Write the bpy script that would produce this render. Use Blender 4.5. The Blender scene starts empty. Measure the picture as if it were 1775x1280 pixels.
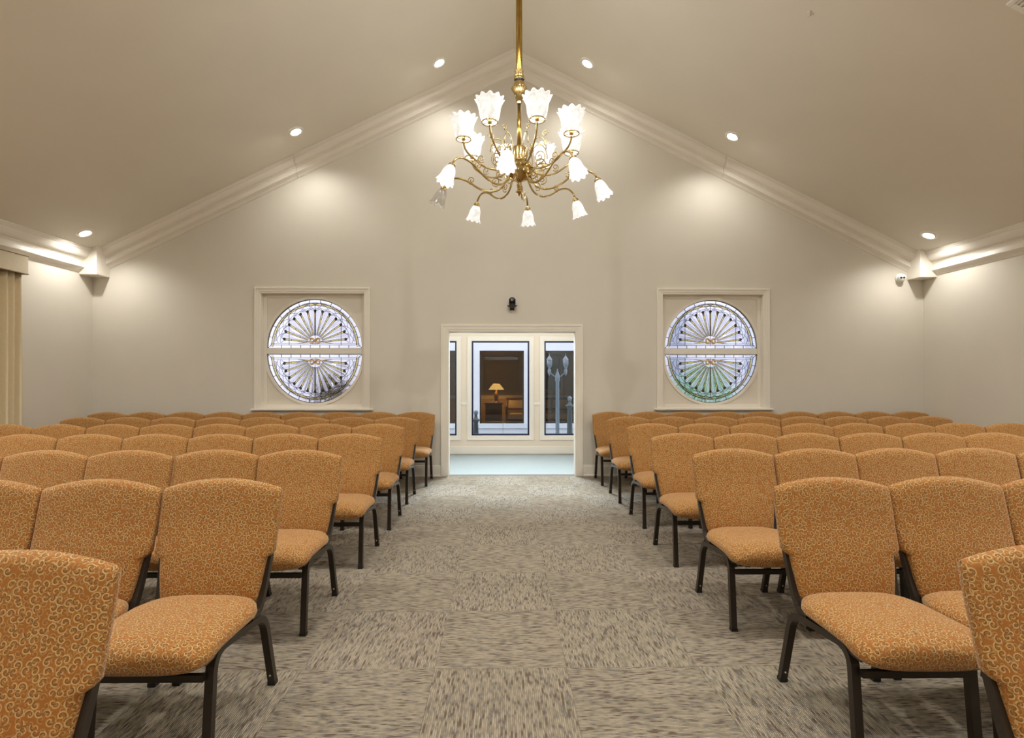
import bpy, math, random
from math import sin, cos, tan, pi, radians, sqrt, atan2
from mathutils import Vector, Matrix

random.seed(7)
S = bpy.context.scene
C = S.collection

# ------------------------------------------------------------------ camera
# one-point view down the aisle: X to the right, Y away from the camera, Z up (metres)
CAM_H = 1.335
cam_data = bpy.data.cameras.new('camera')
cam = bpy.data.objects.new('camera', cam_data)
C.objects.link(cam)
cam.location = (0, 0, CAM_H)
cam.rotation_euler = (radians(90), 0, radians(-0.97))
cam_data.sensor_fit = 'HORIZONTAL'
cam_data.sensor_width = 36.0
cam_data.lens = 36.0 * 915 / 1775
cam_data.shift_y = 19 / 1775
cam_data.clip_start = 0.05
S.camera = cam

# ------------------------------------------------------------------ world, view, big lights
S.view_settings.view_transform = 'Standard'
S.view_settings.look = 'None'
S.view_settings.exposure = 0.60
S.view_settings.gamma = 1.0
S.view_settings.use_curve_mapping = False
S.cycles.use_denoising = True
S.cycles.max_bounces = 8
S.cycles.diffuse_bounces = 5
S.cycles.glossy_bounces = 3
S.cycles.transparent_max_bounces = 16
S.cycles.sample_clamp_indirect = 6.0
S.cycles.caustics_reflective = False
S.cycles.caustics_refractive = False

world = bpy.data.worlds.new('overcast_sky')
S.world = world
world.use_nodes = True
wn = world.node_tree.nodes
bgn = wn['Background']
bgn.inputs['Color'].default_value = (0.86, 0.90, 1.0, 1)
bgn.inputs['Strength'].default_value = 2.3

DOWN_POWER = 26.5       # each recessed downlight near the back wall
ROOM_POWER = 118.0       # unseen rows of downlights added over the seats for room light
SHADE_EMIT = 0.50       # lit chandelier glass
BULB_UP, BULB_LOW = 4.2, 1.0   # chandelier bulbs of the two tiers
WARM = (1.0, 0.985, 0.93)

def area_light(name, loc, rot, sx, sy, power, color):
    d = bpy.data.lights.new(name, 'AREA')
    d.shape = 'RECTANGLE'; d.size = sx; d.size_y = sy
    d.energy = power; d.color = color
    o = bpy.data.objects.new(name, d); C.objects.link(o)
    o.location = loc; o.rotation_euler = rot
    return o
# area light added at an unseen high window to light the vestibule floor
area_light('added_clerestory_light', (0.12, 9.44, 4.1), (radians(-40), 0, 0), 1.55, 0.9, 104, (0.74, 0.89, 1.0)).data.spread = radians(85)

# ------------------------------------------------------------------ node helpers
def new_mat(name):
    m = bpy.data.materials.new(name); m.use_nodes = True
    nt = m.node_tree
    b = nt.nodes['Principled BSDF']
    return m, nt, b

def N(nt, typ, **kw):
    n = nt.nodes.new(typ)
    for k, v in kw.items():
        if k == 'inp':
            for kk, vv in v.items(): n.inputs[kk].default_value = vv
        else: setattr(n, k, v)
    return n

def math_(nt, op, a, b=None, c=None, clamp=False):
    n = nt.nodes.new('ShaderNodeMath'); n.operation = op; n.use_clamp = clamp
    for i, x in enumerate((a, b, c)):
        if x is None: continue
        if isinstance(x, (int, float)): n.inputs[i].default_value = x
        else: nt.links.new(x, n.inputs[i])
    return n.outputs[0]

def mixc(nt, fac, a, b):
    n = nt.nodes.new('ShaderNodeMix'); n.data_type = 'RGBA'
    if isinstance(fac, (int, float)): n.inputs[0].default_value = fac
    else: nt.links.new(fac, n.inputs[0])
    for x, i in ((a, 6), (b, 7)):
        if isinstance(x, tuple): n.inputs[i].default_value = (*x[:3], 1)
        else: nt.links.new(x, n.inputs[i])
    return n.outputs[2]

def bump(nt, b, h, strength, dist=0.01):
    n = N(nt, 'ShaderNodeBump', inp={'Strength': strength, 'Distance': dist})
    nt.links.new(h, n.inputs['Height']); nt.links.new(n.outputs[0], b.inputs['Normal'])

def simple(name, col, rough=0.5, metal=0.0, noise=0.0, nscale=8.0, bumps=0.0, bscale=200.0, emit=None, estr=0.0, spec=0.5):
    m, nt, b = new_mat(name)
    b.inputs['Base Color'].default_value = (*col, 1)
    b.inputs['Roughness'].default_value = rough
    b.inputs['Metallic'].default_value = metal
    b.inputs['Specular IOR Level'].default_value = spec
    if noise or bumps:
        tc = N(nt, 'ShaderNodeTexCoord')
    if noise:
        t = N(nt, 'ShaderNodeTexNoise', inp={'Scale': nscale, 'Detail': 4.0})
        nt.links.new(tc.outputs['Object'], t.inputs['Vector'])
        c0 = tuple(x * (1 - noise) for x in col); c1 = tuple(min(1, x * (1 + noise)) for x in col)
        nt.links.new(mixc(nt, t.outputs['Fac'], c0, c1), b.inputs['Base Color'])
    if bumps:
        t2 = N(nt, 'ShaderNodeTexNoise', inp={'Scale': bscale, 'Detail': 3.0})
        nt.links.new(tc.outputs['Object'], t2.inputs['Vector'])
        bump(nt, b, t2.outputs['Fac'], bumps, 0.003)
    if emit:
        b.inputs['Emission Color'].default_value = (*emit, 1)
        b.inputs['Emission Strength'].default_value = estr
    return m

M = {}
M['wall'] = simple('wall_paint', (0.655, 0.61, 0.53), 0.55, noise=0.03, nscale=3, bumps=0.05, bscale=140, spec=0.3)
M['ceiling'] = simple('ceiling_paint', (0.75, 0.71, 0.615), 0.6, noise=0.04, nscale=2, bumps=0.06, bscale=160, spec=0.3)
M['trim'] = simple('gloss_trim_paint', (0.80, 0.75, 0.665), 0.34, noise=0.02, nscale=5)
M['panel'] = simple('window_panel_paint', (0.74, 0.685, 0.59), 0.4, noise=0.02, nscale=5)
M['bronze'] = simple('dark_bronze_frame', (0.028, 0.020, 0.014), 0.33, 0.25, noise=0.15, nscale=30)
M['black'] = simple('black_plastic', (0.012, 0.010, 0.010), 0.35)
M['glide'] = simple('black_nylon_glide', (0.01, 0.01, 0.01), 0.5)
M['bolt'] = simple('steel_bolt', (0.55, 0.53, 0.5), 0.3, 1.0)
M['white_plastic'] = simple('white_plastic', (0.85, 0.84, 0.80), 0.3)
M['brass'] = simple('polished_brass', (0.55, 0.41, 0.18), 0.16, 1.0, noise=0.12, nscale=14)
M['brass_dark'] = simple('antique_brass', (0.36, 0.22, 0.05), 0.24, 1.0, noise=0.2, nscale=20)
def lit_glass():
    m, nt, b = new_mat('lit_frosted_glass')
    b.inputs['Base Color'].default_value = (0.35, 0.34, 0.32, 1); b.inputs['Roughness'].default_value = 0.35
    b.inputs['Emission Color'].default_value = (1.0, 0.96, 0.89, 1)
    tc = N(nt, 'ShaderNodeTexCoord'); no = N(nt, 'ShaderNodeTexNoise', inp={'Scale': 26.0, 'Detail': 3.0})
    nt.links.new(tc.outputs['Object'], no.inputs['Vector'])
    nt.links.new(math_(nt, 'MULTIPLY', math_(nt, 'ADD', math_(nt, 'MULTIPLY', no.outputs['Fac'], 1.4), 0.3), SHADE_EMIT), b.inputs['Emission Strength'])
    return m
M['shade_lit'] = lit_glass()
M['bulb'] = simple('downlight_bulb', (0.9, 0.9, 0.88), 0.3, emit=(1.0, 0.95, 0.86), estr=14.0)
M['lead'] = simple('lead_came', (0.06, 0.055, 0.05), 0.45, 0.4)
M['lead_gold'] = simple('gilded_came', (0.42, 0.30, 0.10), 0.35, 0.6)
M['drape'] = simple('cream_drape_cloth', (0.68, 0.57, 0.38), 0.85, noise=0.06, nscale=30, bumps=0.25, bscale=500)
M['cornice'] = simple('cream_cornice_cloth', (0.62, 0.54, 0.40), 0.85, noise=0.05, nscale=30, bumps=0.25, bscale=500)
M['piping'] = simple('dark_piping', (0.16, 0.09, 0.04), 0.8)
M['vest_wall'] = simple('vestibule_paint', (0.80, 0.68, 0.56), 0.5, noise=0.02, nscale=3)
M['vest_trim'] = simple('vestibule_trim_paint', (0.86, 0.78, 0.70), 0.3, noise=0.02, nscale=3)
M['navy'] = simple('navy_window_frame', (0.008, 0.009, 0.045), 0.35)
M['ext_white'] = simple('white_exterior_trim', (0.60, 0.62, 0.66), 0.5, noise=0.03, nscale=4)
M['ext_stone'] = simple('grey_stone_band', (0.55, 0.58, 0.62), 0.8, noise=0.25, nscale=60, bumps=0.3, bscale=80)
M['ext_wall'] = simple('pale_render_wall', (0.66, 0.65, 0.70), 0.8, noise=0.08, nscale=2)
M['ext_blue'] = simple('blue_grey_siding', (0.32, 0.38, 0.52), 0.7, noise=0.1, nscale=3)
M['paving'] = simple('courtyard_paving', (0.42, 0.44, 0.46), 0.85, noise=0.2, nscale=5)
M['lawn'] = simple('damp_lawn', (0.10, 0.16, 0.07), 0.9, noise=0.3, nscale=12)
M['post'] = simple('slate_post_paint', (0.13, 0.17, 0.21), 0.4, noise=0.1, nscale=20)
M['post_dark'] = simple('dark_green_cast_iron', (0.035, 0.055, 0.06), 0.4, noise=0.2, nscale=20)
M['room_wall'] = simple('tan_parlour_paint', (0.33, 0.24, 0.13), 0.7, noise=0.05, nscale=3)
M['room_rail'] = simple('cream_chair_rail', (0.55, 0.46, 0.32), 0.5)
M['mahogany'] = simple('dark_mahogany', (0.05, 0.018, 0.010), 0.35, noise=0.3, nscale=12)
M['upholstery'] = simple('beige_settee_cloth', (0.38, 0.32, 0.22), 0.85, noise=0.1, nscale=30)
M['lamp_shade'] = simple('pleated_lamp_shade', (0.75, 0.62, 0.32), 0.7, emit=(1.0, 0.70, 0.25), estr=0.75)
M['painting'] = simple('dark_brown_canvas', (0.07, 0.045, 0.025), 0.5, noise=0.5, nscale=5)
M['paper'] = simple('white_card', (0.8, 0.8, 0.78), 0.6)
M['vest_carpet'] = simple('pale_vestibule_carpet', (0.30, 0.325, 0.31), 0.95, noise=0.25, nscale=140, bumps=0.4, bscale=300)
M['slab'] = simple('floor_slab', (0.16, 0.13, 0.10), 0.95)
M['leaf'] = simple('shrub_leaf', (0.14, 0.50, 0.27), 0.5, noise=0.4, nscale=9)
M['leaf_dark'] = simple('dark_shrub_leaf', (0.045, 0.045, 0.05), 0.6, noise=0.4, nscale=9)
M['bark'] = simple('bark', (0.09, 0.06, 0.04), 0.9, noise=0.3, nscale=25)

def thin_glass(name, tint=(1, 1, 1), refl=0.07, rough=0.02):
    m = bpy.data.materials.new(name); m.use_nodes = True
    nt = m.node_tree; nt.nodes.clear()
    out = N(nt, 'ShaderNodeOutputMaterial')
    tr = N(nt, 'ShaderNodeBsdfTransparent'); tr.inputs[0].default_value = (*tint, 1)
    gl = N(nt, 'ShaderNodeBsdfGlossy'); gl.inputs['Roughness'].default_value = rough
    mx = N(nt, 'ShaderNodeMixShader'); mx.inputs[0].default_value = refl
    nt.links.new(tr.outputs[0], mx.inputs[1]); nt.links.new(gl.outputs[0], mx.inputs[2])
    nt.links.new(mx.outputs[0], out.inputs[0])
    return m
M['pane'] = thin_glass('clear_window_glass', (0.96, 0.98, 1.0), 0.02)
M['dark_pane'] = thin_glass('tinted_window_glass', (0.75, 0.68, 0.58), 0.018)
M['lantern_glass'] = thin_glass('lantern_glass', (0.40, 0.55, 0.72), 0.25, 0.1)

def leaded_glass(name, tint, ior, rough, bscale, bstr, refl=0.10):
    m = bpy.data.materials.new(name); m.use_nodes = True
    nt = m.node_tree; nt.nodes.clear()
    out = N(nt, 'ShaderNodeOutputMaterial')
    tc = N(nt, 'ShaderNodeTexCoord')
    no = N(nt, 'ShaderNodeTexNoise', inp={'Scale': bscale, 'Detail': 2.0})
    nt.links.new(tc.outputs['Object'], no.inputs['Vector'])
    bp = N(nt, 'ShaderNodeBump', inp={'Strength': bstr, 'Distance': 0.01})
    nt.links.new(no.outputs['Fac'], bp.inputs['Height'])
    rf = N(nt, 'ShaderNodeBsdfRefraction', inp={'Roughness': rough, 'IOR': ior}); rf.inputs['Color'].default_value = (*tint, 1)
    tr = N(nt, 'ShaderNodeBsdfTransparent'); tr.inputs[0].default_value = (*tint, 1)
    gl = N(nt, 'ShaderNodeBsdfGlossy', inp={'Roughness': 0.08})
    nt.links.new(bp.outputs[0], rf.inputs['Normal']); nt.links.new(bp.outputs[0], gl.inputs['Normal'])
    m1 = N(nt, 'ShaderNodeMixShader'); m1.inputs[0].default_value = 0.5
    nt.links.new(rf.outputs[0], m1.inputs[1]); nt.links.new(tr.outputs[0], m1.inputs[2])
    m2 = N(nt, 'ShaderNodeMixShader'); m2.inputs[0].default_value = refl
    nt.links.new(m1.outputs[0], m2.inputs[1]); nt.links.new(gl.outputs[0], m2.inputs[2])
    nt.links.new(m2.outputs[0], out.inputs[0])
    return m
M['glass_field'] = leaded_glass('rippled_clear_glass', (0.93, 0.93, 0.97), 1.12, 0.12, 30, 0.5)
M['glass_bevel'] = leaded_glass('bevelled_clear_glass', (0.98, 0.98, 1.0), 1.35, 0.03, 12, 0.3, 0.12)
M['glass_gold'] = leaded_glass('pale_gold_glass', (0.95, 0.86, 0.52), 1.2, 0.1, 25, 0.4, 0.12)
M['jewel'] = simple('amber_jewel_glass', (0.22, 0.085, 0.02), 0.15)
M['jewel_gold'] = simple('gilded_scroll', (0.70, 0.47, 0.13), 0.3, 0.35)

# unlit shade: translucent pressed glass
def frosted():
    m = bpy.data.materials.new('unlit_pressed_glass'); m.use_nodes = True
    nt = m.node_tree; nt.nodes.clear()
    out = N(nt, 'ShaderNodeOutputMaterial')
    tr = N(nt, 'ShaderNodeBsdfTransparent'); tr.inputs[0].default_value = (0.95, 0.94, 0.92, 1)
    df = N(nt, 'ShaderNodeBsdfTranslucent'); df.inputs[0].default_value = (0.9, 0.88, 0.84, 1)
    gl = N(nt, 'ShaderNodeBsdfGlossy', inp={'Roughness': 0.12})
    a = N(nt, 'ShaderNodeMixShader'); a.inputs[0].default_value = 0.45
    nt.links.new(tr.outputs[0], a.inputs[1]); nt.links.new(df.outputs[0], a.inputs[2])
    b = N(nt, 'ShaderNodeMixShader'); b.inputs[0].default_value = 0.12
    nt.links.new(a.outputs[0], b.inputs[1]); nt.links.new(gl.outputs[0], b.inputs[2])
    nt.links.new(b.outputs[0], out.inputs[0])
    return m
M['shade_off'] = frosted()
for k_ in ('shade_lit', 'bulb', 'lamp_shade'): M[k_].cycles.emission_sampling = 'NONE'   # the lamps carry the light

# woven chair cloth with curled scrolls
def fabric():
    m, nt, b = new_mat('scroll_patterned_cloth')
    uv = N(nt, 'ShaderNodeUVMap')
    oi = N(nt, 'ShaderNodeObjectInfo')
    off = math_(nt, 'MULTIPLY', oi.outputs['Random'], 7.0)
    cmb = N(nt, 'ShaderNodeCombineXYZ'); nt.links.new(off, cmb.inputs[0]); nt.links.new(off, cmb.inputs[1])
    add = N(nt, 'ShaderNodeVectorMath', operation='ADD')
    nt.links.new(uv.outputs[0], add.inputs[0]); nt.links.new(cmb.outputs[0], add.inputs[1])
    def curls(scale, shift, r0, k, w):
        sc = N(nt, 'ShaderNodeVectorMath', operation='MULTIPLY_ADD')
        nt.links.new(add.outputs[0], sc.inputs[0])
        sc.inputs[1].default_value = (scale, scale, scale); sc.inputs[2].default_value = (shift, shift * 0.7, 0)
        vo = N(nt, 'ShaderNodeTexVoronoi', inp={'Scale': 1.0, 'Randomness': 0.75}); vo.voronoi_dimensions = '2D'
        nt.links.new(sc.outputs[0], vo.inputs['Vector'])
        sub = N(nt, 'ShaderNodeVectorMath', operation='SUBTRACT')
        nt.links.new(sc.outputs[0], sub.inputs[0]); nt.links.new(vo.outputs['Position'], sub.inputs[1])
        sp = N(nt, 'ShaderNodeSeparateXYZ'); nt.links.new(sub.outputs[0], sp.inputs[0])
        scol = N(nt, 'ShaderNodeSeparateColor'); nt.links.new(vo.outputs['Color'], scol.inputs[0])
        ang = math_(nt, 'ARCTAN2', sp.outputs[1], sp.outputs[0])
        flip = math_(nt, 'SIGN', math_(nt, 'SUBTRACT', scol.outputs[1], 0.5))
        a = math_(nt, 'FRACT', math_(nt, 'ADD', math_(nt, 'MULTIPLY', math_(nt, 'MULTIPLY', ang, flip), 1 / (2 * pi)), math_(nt, 'MULTIPLY', scol.outputs[0], 3.0)))
        r = vo.outputs['Distance']
        tgt = math_(nt, 'ADD', math_(nt, 'MULTIPLY', a, k), r0)
        d = math_(nt, 'SUBTRACT', r, tgt)
        light = math_(nt, 'SUBTRACT', 1.0, math_(nt, 'DIVIDE', math_(nt, 'ABSOLUTE', d), w), clamp=True)
        dk = math_(nt, 'ABSOLUTE', math_(nt, 'ADD', d, w * 1.15))
        dark = math_(nt, 'SUBTRACT', 1.0, math_(nt, 'DIVIDE', dk, w * 0.95), clamp=True)
        return light, dark
    l1, d1 = curls(46.0, 0.0, 0.10, 0.46, 0.11)
    l2, d2 = curls(58.0, 5.3, 0.12, 0.42, 0.12)
    big = N(nt, 'ShaderNodeTexNoise', inp={'Scale': 40.0, 'Detail': 3.0}); nt.links.new(add.outputs[0], big.inputs['Vector'])
    base = mixc(nt, big.outputs['Fac'], (0.25, 0.093, 0.016), (0.385, 0.142, 0.025))
    c = mixc(nt, math_(nt, 'MULTIPLY', d2, 0.5), base, (0.10, 0.055, 0.02))
    c = mixc(nt, math_(nt, 'MULTIPLY', l2, 0.6), c, (0.50, 0.32, 0.12))
    c = mixc(nt, math_(nt, 'MULTIPLY', d1, 0.80), c, (0.075, 0.05, 0.02))
    c = mixc(nt, math_(nt, 'MULTIPLY', l1, 0.85), c, (0.62, 0.42, 0.17))
    nt.links.new(c, b.inputs['Base Color'])
    b.inputs['Roughness'].default_value = 0.75
    b.inputs['Specular IOR Level'].default_value = 0.25
    b.inputs['Sheen Weight'].default_value = 0.35
    b.inputs['Sheen Roughness'].default_value = 0.45
    b.inputs['Sheen Tint'].default_value = (1.0, 0.80, 0.62, 1)
    fine = N(nt, 'ShaderNodeTexNoise', inp={'Scale': 600.0, 'Detail': 2.0}); nt.links.new(add.outputs[0], fine.inputs['Vector'])
    h = math_(nt, 'ADD', math_(nt, 'MULTIPLY', fine.outputs['Fac'], 0.5), math_(nt, 'SUBTRACT', l1, d1))
    bump(nt, b, h, 0.25, 0.002)
    return m
M['fabric'] = fabric()

# looped carpet tile: ribs run along V, coloured in short dashes
def carpet():
    m, nt, b = new_mat('ribbed_loop_carpet')
    uv = N(nt, 'ShaderNodeUVMap'); oi = N(nt, 'ShaderNodeObjectInfo')
    sp = N(nt, 'ShaderNodeSeparateXYZ'); nt.links.new(uv.outputs[0], sp.inputs[0])
    off = math_(nt, 'FLOOR', math_(nt, 'MULTIPLY', oi.outputs['Random'], 900.0))
    wob = N(nt, 'ShaderNodeTexNoise', inp={'Scale': 9.0, 'Detail': 1.0}); nt.links.new(uv.outputs[0], wob.inputs['Vector'])
    u = math_(nt, 'ADD', math_(nt, 'MULTIPLY', sp.outputs[0], 125.0), math_(nt, 'MULTIPLY', wob.outputs['Fac'], 1.2))
    iu = math_(nt, 'FLOOR', u)
    fu = math_(nt, 'FRACT', u)
    c1 = N(nt, 'ShaderNodeCombineXYZ'); nt.links.new(iu, c1.inputs[0]); nt.links.new(off, c1.inputs[1])
    w1 = N(nt, 'ShaderNodeTexWhiteNoise'); w1.noise_dimensions = '2D'; nt.links.new(c1.outputs[0], w1.inputs['Vector'])
    v = math_(nt, 'ADD', math_(nt, 'MULTIPLY', sp.outputs[1], 24.0), math_(nt, 'MULTIPLY', w1.outputs['Value'], 0.55))
    iv = math_(nt, 'FLOOR', v)
    c2 = N(nt, 'ShaderNodeCombineXYZ'); nt.links.new(iu, c2.inputs[0]); nt.links.new(iv, c2.inputs[1]); nt.links.new(off, c2.inputs[2])
    w2 = N(nt, 'ShaderNodeTexWhiteNoise'); w2.noise_dimensions = '3D'; nt.links.new(c2.outputs[0], w2.inputs['Vector'])
    big = N(nt, 'ShaderNodeTexNoise', inp={'Scale': 5.0, 'Detail': 2.0}); nt.links.new(uv.outputs[0], big.inputs['Vector'])
    c3 = N(nt, 'ShaderNodeCombineXYZ')
    nt.links.new(math_(nt, 'MULTIPLY', iu, 7.31), c3.inputs[0]); nt.links.new(math_(nt, 'MULTIPLY', sp.outputs[1], 17.0), c3.inputs[1]); nt.links.new(off, c3.inputs[2])
    st = N(nt, 'ShaderNodeTexNoise', inp={'Scale': 1.0, 'Detail': 1.0, 'Roughness': 0.6}); nt.links.new(c3.outputs[0], st.inputs['Vector'])
    streak = math_(nt, 'ADD', math_(nt, 'MULTIPLY', math_(nt, 'SUBTRACT', st.outputs['Fac'], 0.5), 2.8), 0.40)
    val = math_(nt, 'ADD', math_(nt, 'ADD', math_(nt, 'MULTIPLY', w2.outputs['Value'], 0.30), streak), math_(nt, 'MULTIPLY', math_(nt, 'SUBTRACT', big.outputs['Fac'], 0.30), 0.4), clamp=True)
    rp = N(nt, 'ShaderNodeValToRGB'); rp.color_ramp.interpolation = 'LINEAR'
    e = rp.color_ramp.elements
    e[0].position = 0.0; e[0].color = (0.15, 0.075, 0.035, 1)
    e[1].position = 1.0; e[1].color = (0.56, 0.47, 0.34, 1)
    for p, c in ((0.2, (0.17, 0.12, 0.075)), (0.36, (0.27, 0.25, 0.215)), (0.56, (0.39, 0.32, 0.225)), (0.8, (0.49, 0.41, 0.295))):
        x = e.new(p); x.color = (*c, 1)
    nt.links.new(val, rp.inputs[0])
    rib = math_(nt, 'ABSOLUTE', math_(nt, 'SUBTRACT', fu, 0.5))           # 0 mid rib, .5 groove
    groove = math_(nt, 'MULTIPLY', math_(nt, 'SUBTRACT', rib, 0.30, clamp=True), 3.2)
    col = mixc(nt, groove, rp.outputs[0], (0.10, 0.068, 0.045))
    fine = N(nt, 'ShaderNodeTexNoise', inp={'Scale': 420.0, 'Detail': 2.0}); nt.links.new(uv.outputs[0], fine.inputs['Vector'])
    col = mixc(nt, math_(nt, 'MULTIPLY', fine.outputs['Fac'], 0.35), col, (0.24, 0.19, 0.14))
    nt.links.new(col, b.inputs['Base Color'])
    b.inputs['Roughness'].default_value = 0.95
    b.inputs['Specular IOR Level'].default_value = 0.1
    b.inputs['Sheen Weight'].default_value = 0.15
    h = math_(nt, 'ADD', math_(nt, 'SUBTRACT', 1.0, math_(nt, 'MULTIPLY', rib, 2.0)), math_(nt, 'MULTIPLY', fine.outputs['Fac'], 0.5))
    bump(nt, b, h, 1.0, 0.005)
    return m
M['carpet'] = carpet()

# ------------------------------------------------------------------ mesh helpers
class MB:
    def __init__(s): s.v = []; s.f = []; s.sm = []
    def add(s, vs, fs, smooth=False):
        o = len(s.v); s.v += [tuple(x) for x in vs]
        for f in fs: s.f.append(tuple(i + o for i in f)); s.sm.append(smooth)
        return s
    def box(s, a, b):
        x0, y0, z0 = a; x1, y1, z1 = b
        vs = [(x0,y0,z0),(x1,y0,z0),(x1,y1,z0),(x0,y1,z0),(x0,y0,z1),(x1,y0,z1),(x1,y1,z1),(x0,y1,z1)]
        return s.add(vs, [(0,3,2,1),(4,5,6,7),(0,1,5,4),(1,2,6,5),(2,3,7,6),(3,0,4,7)])
    def prism_y(s, poly, y0, y1):
        n = len(poly)                      # poly of (x,z)
        vs = [(x, y0, z) for x, z in poly] + [(x, y1, z) for x, z in poly]
        fs = [tuple(range(n)), tuple(range(2*n-1, n-1, -1))]
        fs += [(i, i+n, (i+1) % n + n, (i+1) % n) for i in range(n)]
        return s.add(vs, fs)
    def lathe(s, prof, seg=24, c=(0,0,0), smooth=True, mod=None, M4=None, cap=False):
        vs = []; n = len(prof)
        for i, (r, z) in enumerate(prof):
            for j in range(seg):
                a = 2*pi*j/seg
                rr, zz = (r, z) if mod is None else mod(i, a, r, z)
                p = Vector((rr*cos(a), rr*sin(a), zz))
                if M4 is not None: p = M4 @ p
                vs.append((p.x+c[0], p.y+c[1], p.z+c[2]))
        fs = [(i*seg+j, i*seg+(j+1) % seg, (i+1)*seg+(j+1) % seg, (i+1)*seg+j) for i in range(n-1) for j in range(seg)]
        if cap:
            fs.append(tuple(range(seg-1, -1, -1))); fs.append(tuple((n-1)*seg+j for j in range(seg)))
        return s.add(vs, fs, smooth)
    def tube(s, pts, r, seg=8, square=False, up=(1,0,0), smooth=True, ry=None):
        P = [Vector(p) for p in pts]; n = len(P)
        if square: seg = 4; smooth = False
        rs = r if isinstance(r, (list, tuple)) else [r]*n
        up = Vector(up).normalized(); vs = []
        for i in range(n):
            t = (P[min(i+1, n-1)] - P[max(i-1, 0)]).normalized()
            a = up - t*up.dot(t)
            if a.length < 1e-4: a = Vector((0,0,1)) - t*t.z
            if a.length < 1e-4: a = Vector((0,1,0))
            a.normalize(); b = t.cross(a)
            if not square: up = a
            for j in range(seg):
                if square:
                    sx, sy = ((1,1),(-1,1),(-1,-1),(1,-1))[j]
                    p = P[i] + a*(sx*rs[i]) + b*(sy*(ry if ry else rs[i]))
                else:
                    an = 2*pi*j/seg; p = P[i] + a*(rs[i]*cos(an)) + b*(rs[i]*sin(an))
                vs.append(p)
        fs = [(i*seg+j, i*seg+(j+1) % seg, (i+1)*seg+(j+1) % seg, (i+1)*seg+j) for i in range(n-1) for j in range(seg)]
        fs += [tuple(range(seg-1, -1, -1)), tuple((n-1)*seg+j for j in range(seg))]
        return s.add(vs, fs, smooth)
    def mesh(s, name):
        me = bpy.data.meshes.new(name); me.from_pydata(s.v, [], s.f); me.update()
        for p, sm in zip(me.polygons, s.sm): p.use_smooth = sm
        return me
    def build(s, name, mat, parent=None, loc=None, uv=False, bevel=0.0, inv=True):
        me = s.mesh(name)
        if inv:
            import bmesh
            bm = bmesh.new(); bm.from_mesh(me)
            bmesh.ops.recalc_face_normals(bm, faces=bm.faces); bm.to_mesh(me); bm.free()
        me.materials.append(M[mat] if isinstance(mat, str) else mat)
        if uv: box_uv(me)
        return link(name, me, parent, loc, bevel)

def box_uv(me):
    l = me.uv_layers.new(name='UVMap')
    for p in me.polygons:
        n = p.normal; ax = max(range(3), key=lambda k: abs(n[k]))
        for li in p.loop_indices:
            c = me.vertices[me.loops[li].vertex_index].co
            l.data[li].uv = ((c.y, c.z), (c.x, c.z), (c.x, c.y))[ax]

def link(name, data, parent=None, loc=None, bevel=0.0):
    o = bpy.data.objects.new(name, data); C.objects.link(o)
    if parent is not None: o.parent = parent
    if loc is not None: o.location = loc
    if bevel:
        b = o.modifiers.new('bevel', 'BEVEL'); b.width = bevel; b.segments = 2; b.limit_method = 'ANGLE'; b.angle_limit = radians(35)
    return o

def tag(o, label, cat, group=None, kind=None):
    o['label'] = label; o['category'] = cat
    if group: o['group'] = group
    if kind: o['kind'] = kind
    return o

def empty(name, loc, rz=0.0):
    o = bpy.data.objects.new(name, None); C.objects.link(o)
    o.location = loc; o.rotation_euler = (0, 0, rz); o.empty_display_size = 0.1
    return o

def struct(o, label, cat): return tag(o, label, cat, kind='structure')

def bez(p0, p1, p2, p3, n=8):
    out = []
    for i in range(n+1):
        t = i/n; a = (1-t)**3; b = 3*t*(1-t)**2; c = 3*t*t*(1-t); d = t**3
        out.append(tuple(a*x0+b*x1+c*x2+d*x3 for x0, x1, x2, x3 in zip(p0, p1, p2, p3)))
    return out

def fillet(pts, r, n=5):
    """round the inner corners of a polyline"""
    P = [Vector(p) for p in pts]; out = [P[0]]
    for i in range(1, len(P)-1):
        a = (P[i-1]-P[i]); b = (P[i+1]-P[i]); d = min(r, a.length*0.48, b.length*0.48)
        p0 = P[i]+a.normalized()*d; p2 = P[i]+b.normalized()*d
        for k in range(n+1):
            t = k/n; out.append(p0*(1-t)**2 + P[i]*2*t*(1-t) + p2*t*t)
    out.append(P[-1]); return out

# ------------------------------------------------------------------ the room shell
XC = 0.143                      # ridge line
XL, XR = -5.61, 5.90            # side walls
YB, YF = 7.31, -4.6             # back wall (with the doorway), wall behind the camera
WT = 0.15
RIDGE, SLOPE = 5.833, 0.4925
def ceil_z(x): return RIDGE - SLOPE*abs(x-XC)

DX0, DX1, DZ = -0.757, 1.007, 2.004           # doorway
WIN = {1: (-2.62, 1.735), 2: (2.927, 1.735)}  # round window centres (x, z)
WHW, WZ0, WZ1 = 0.706, 0.945, 2.527           # half width and height of a window opening

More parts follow.
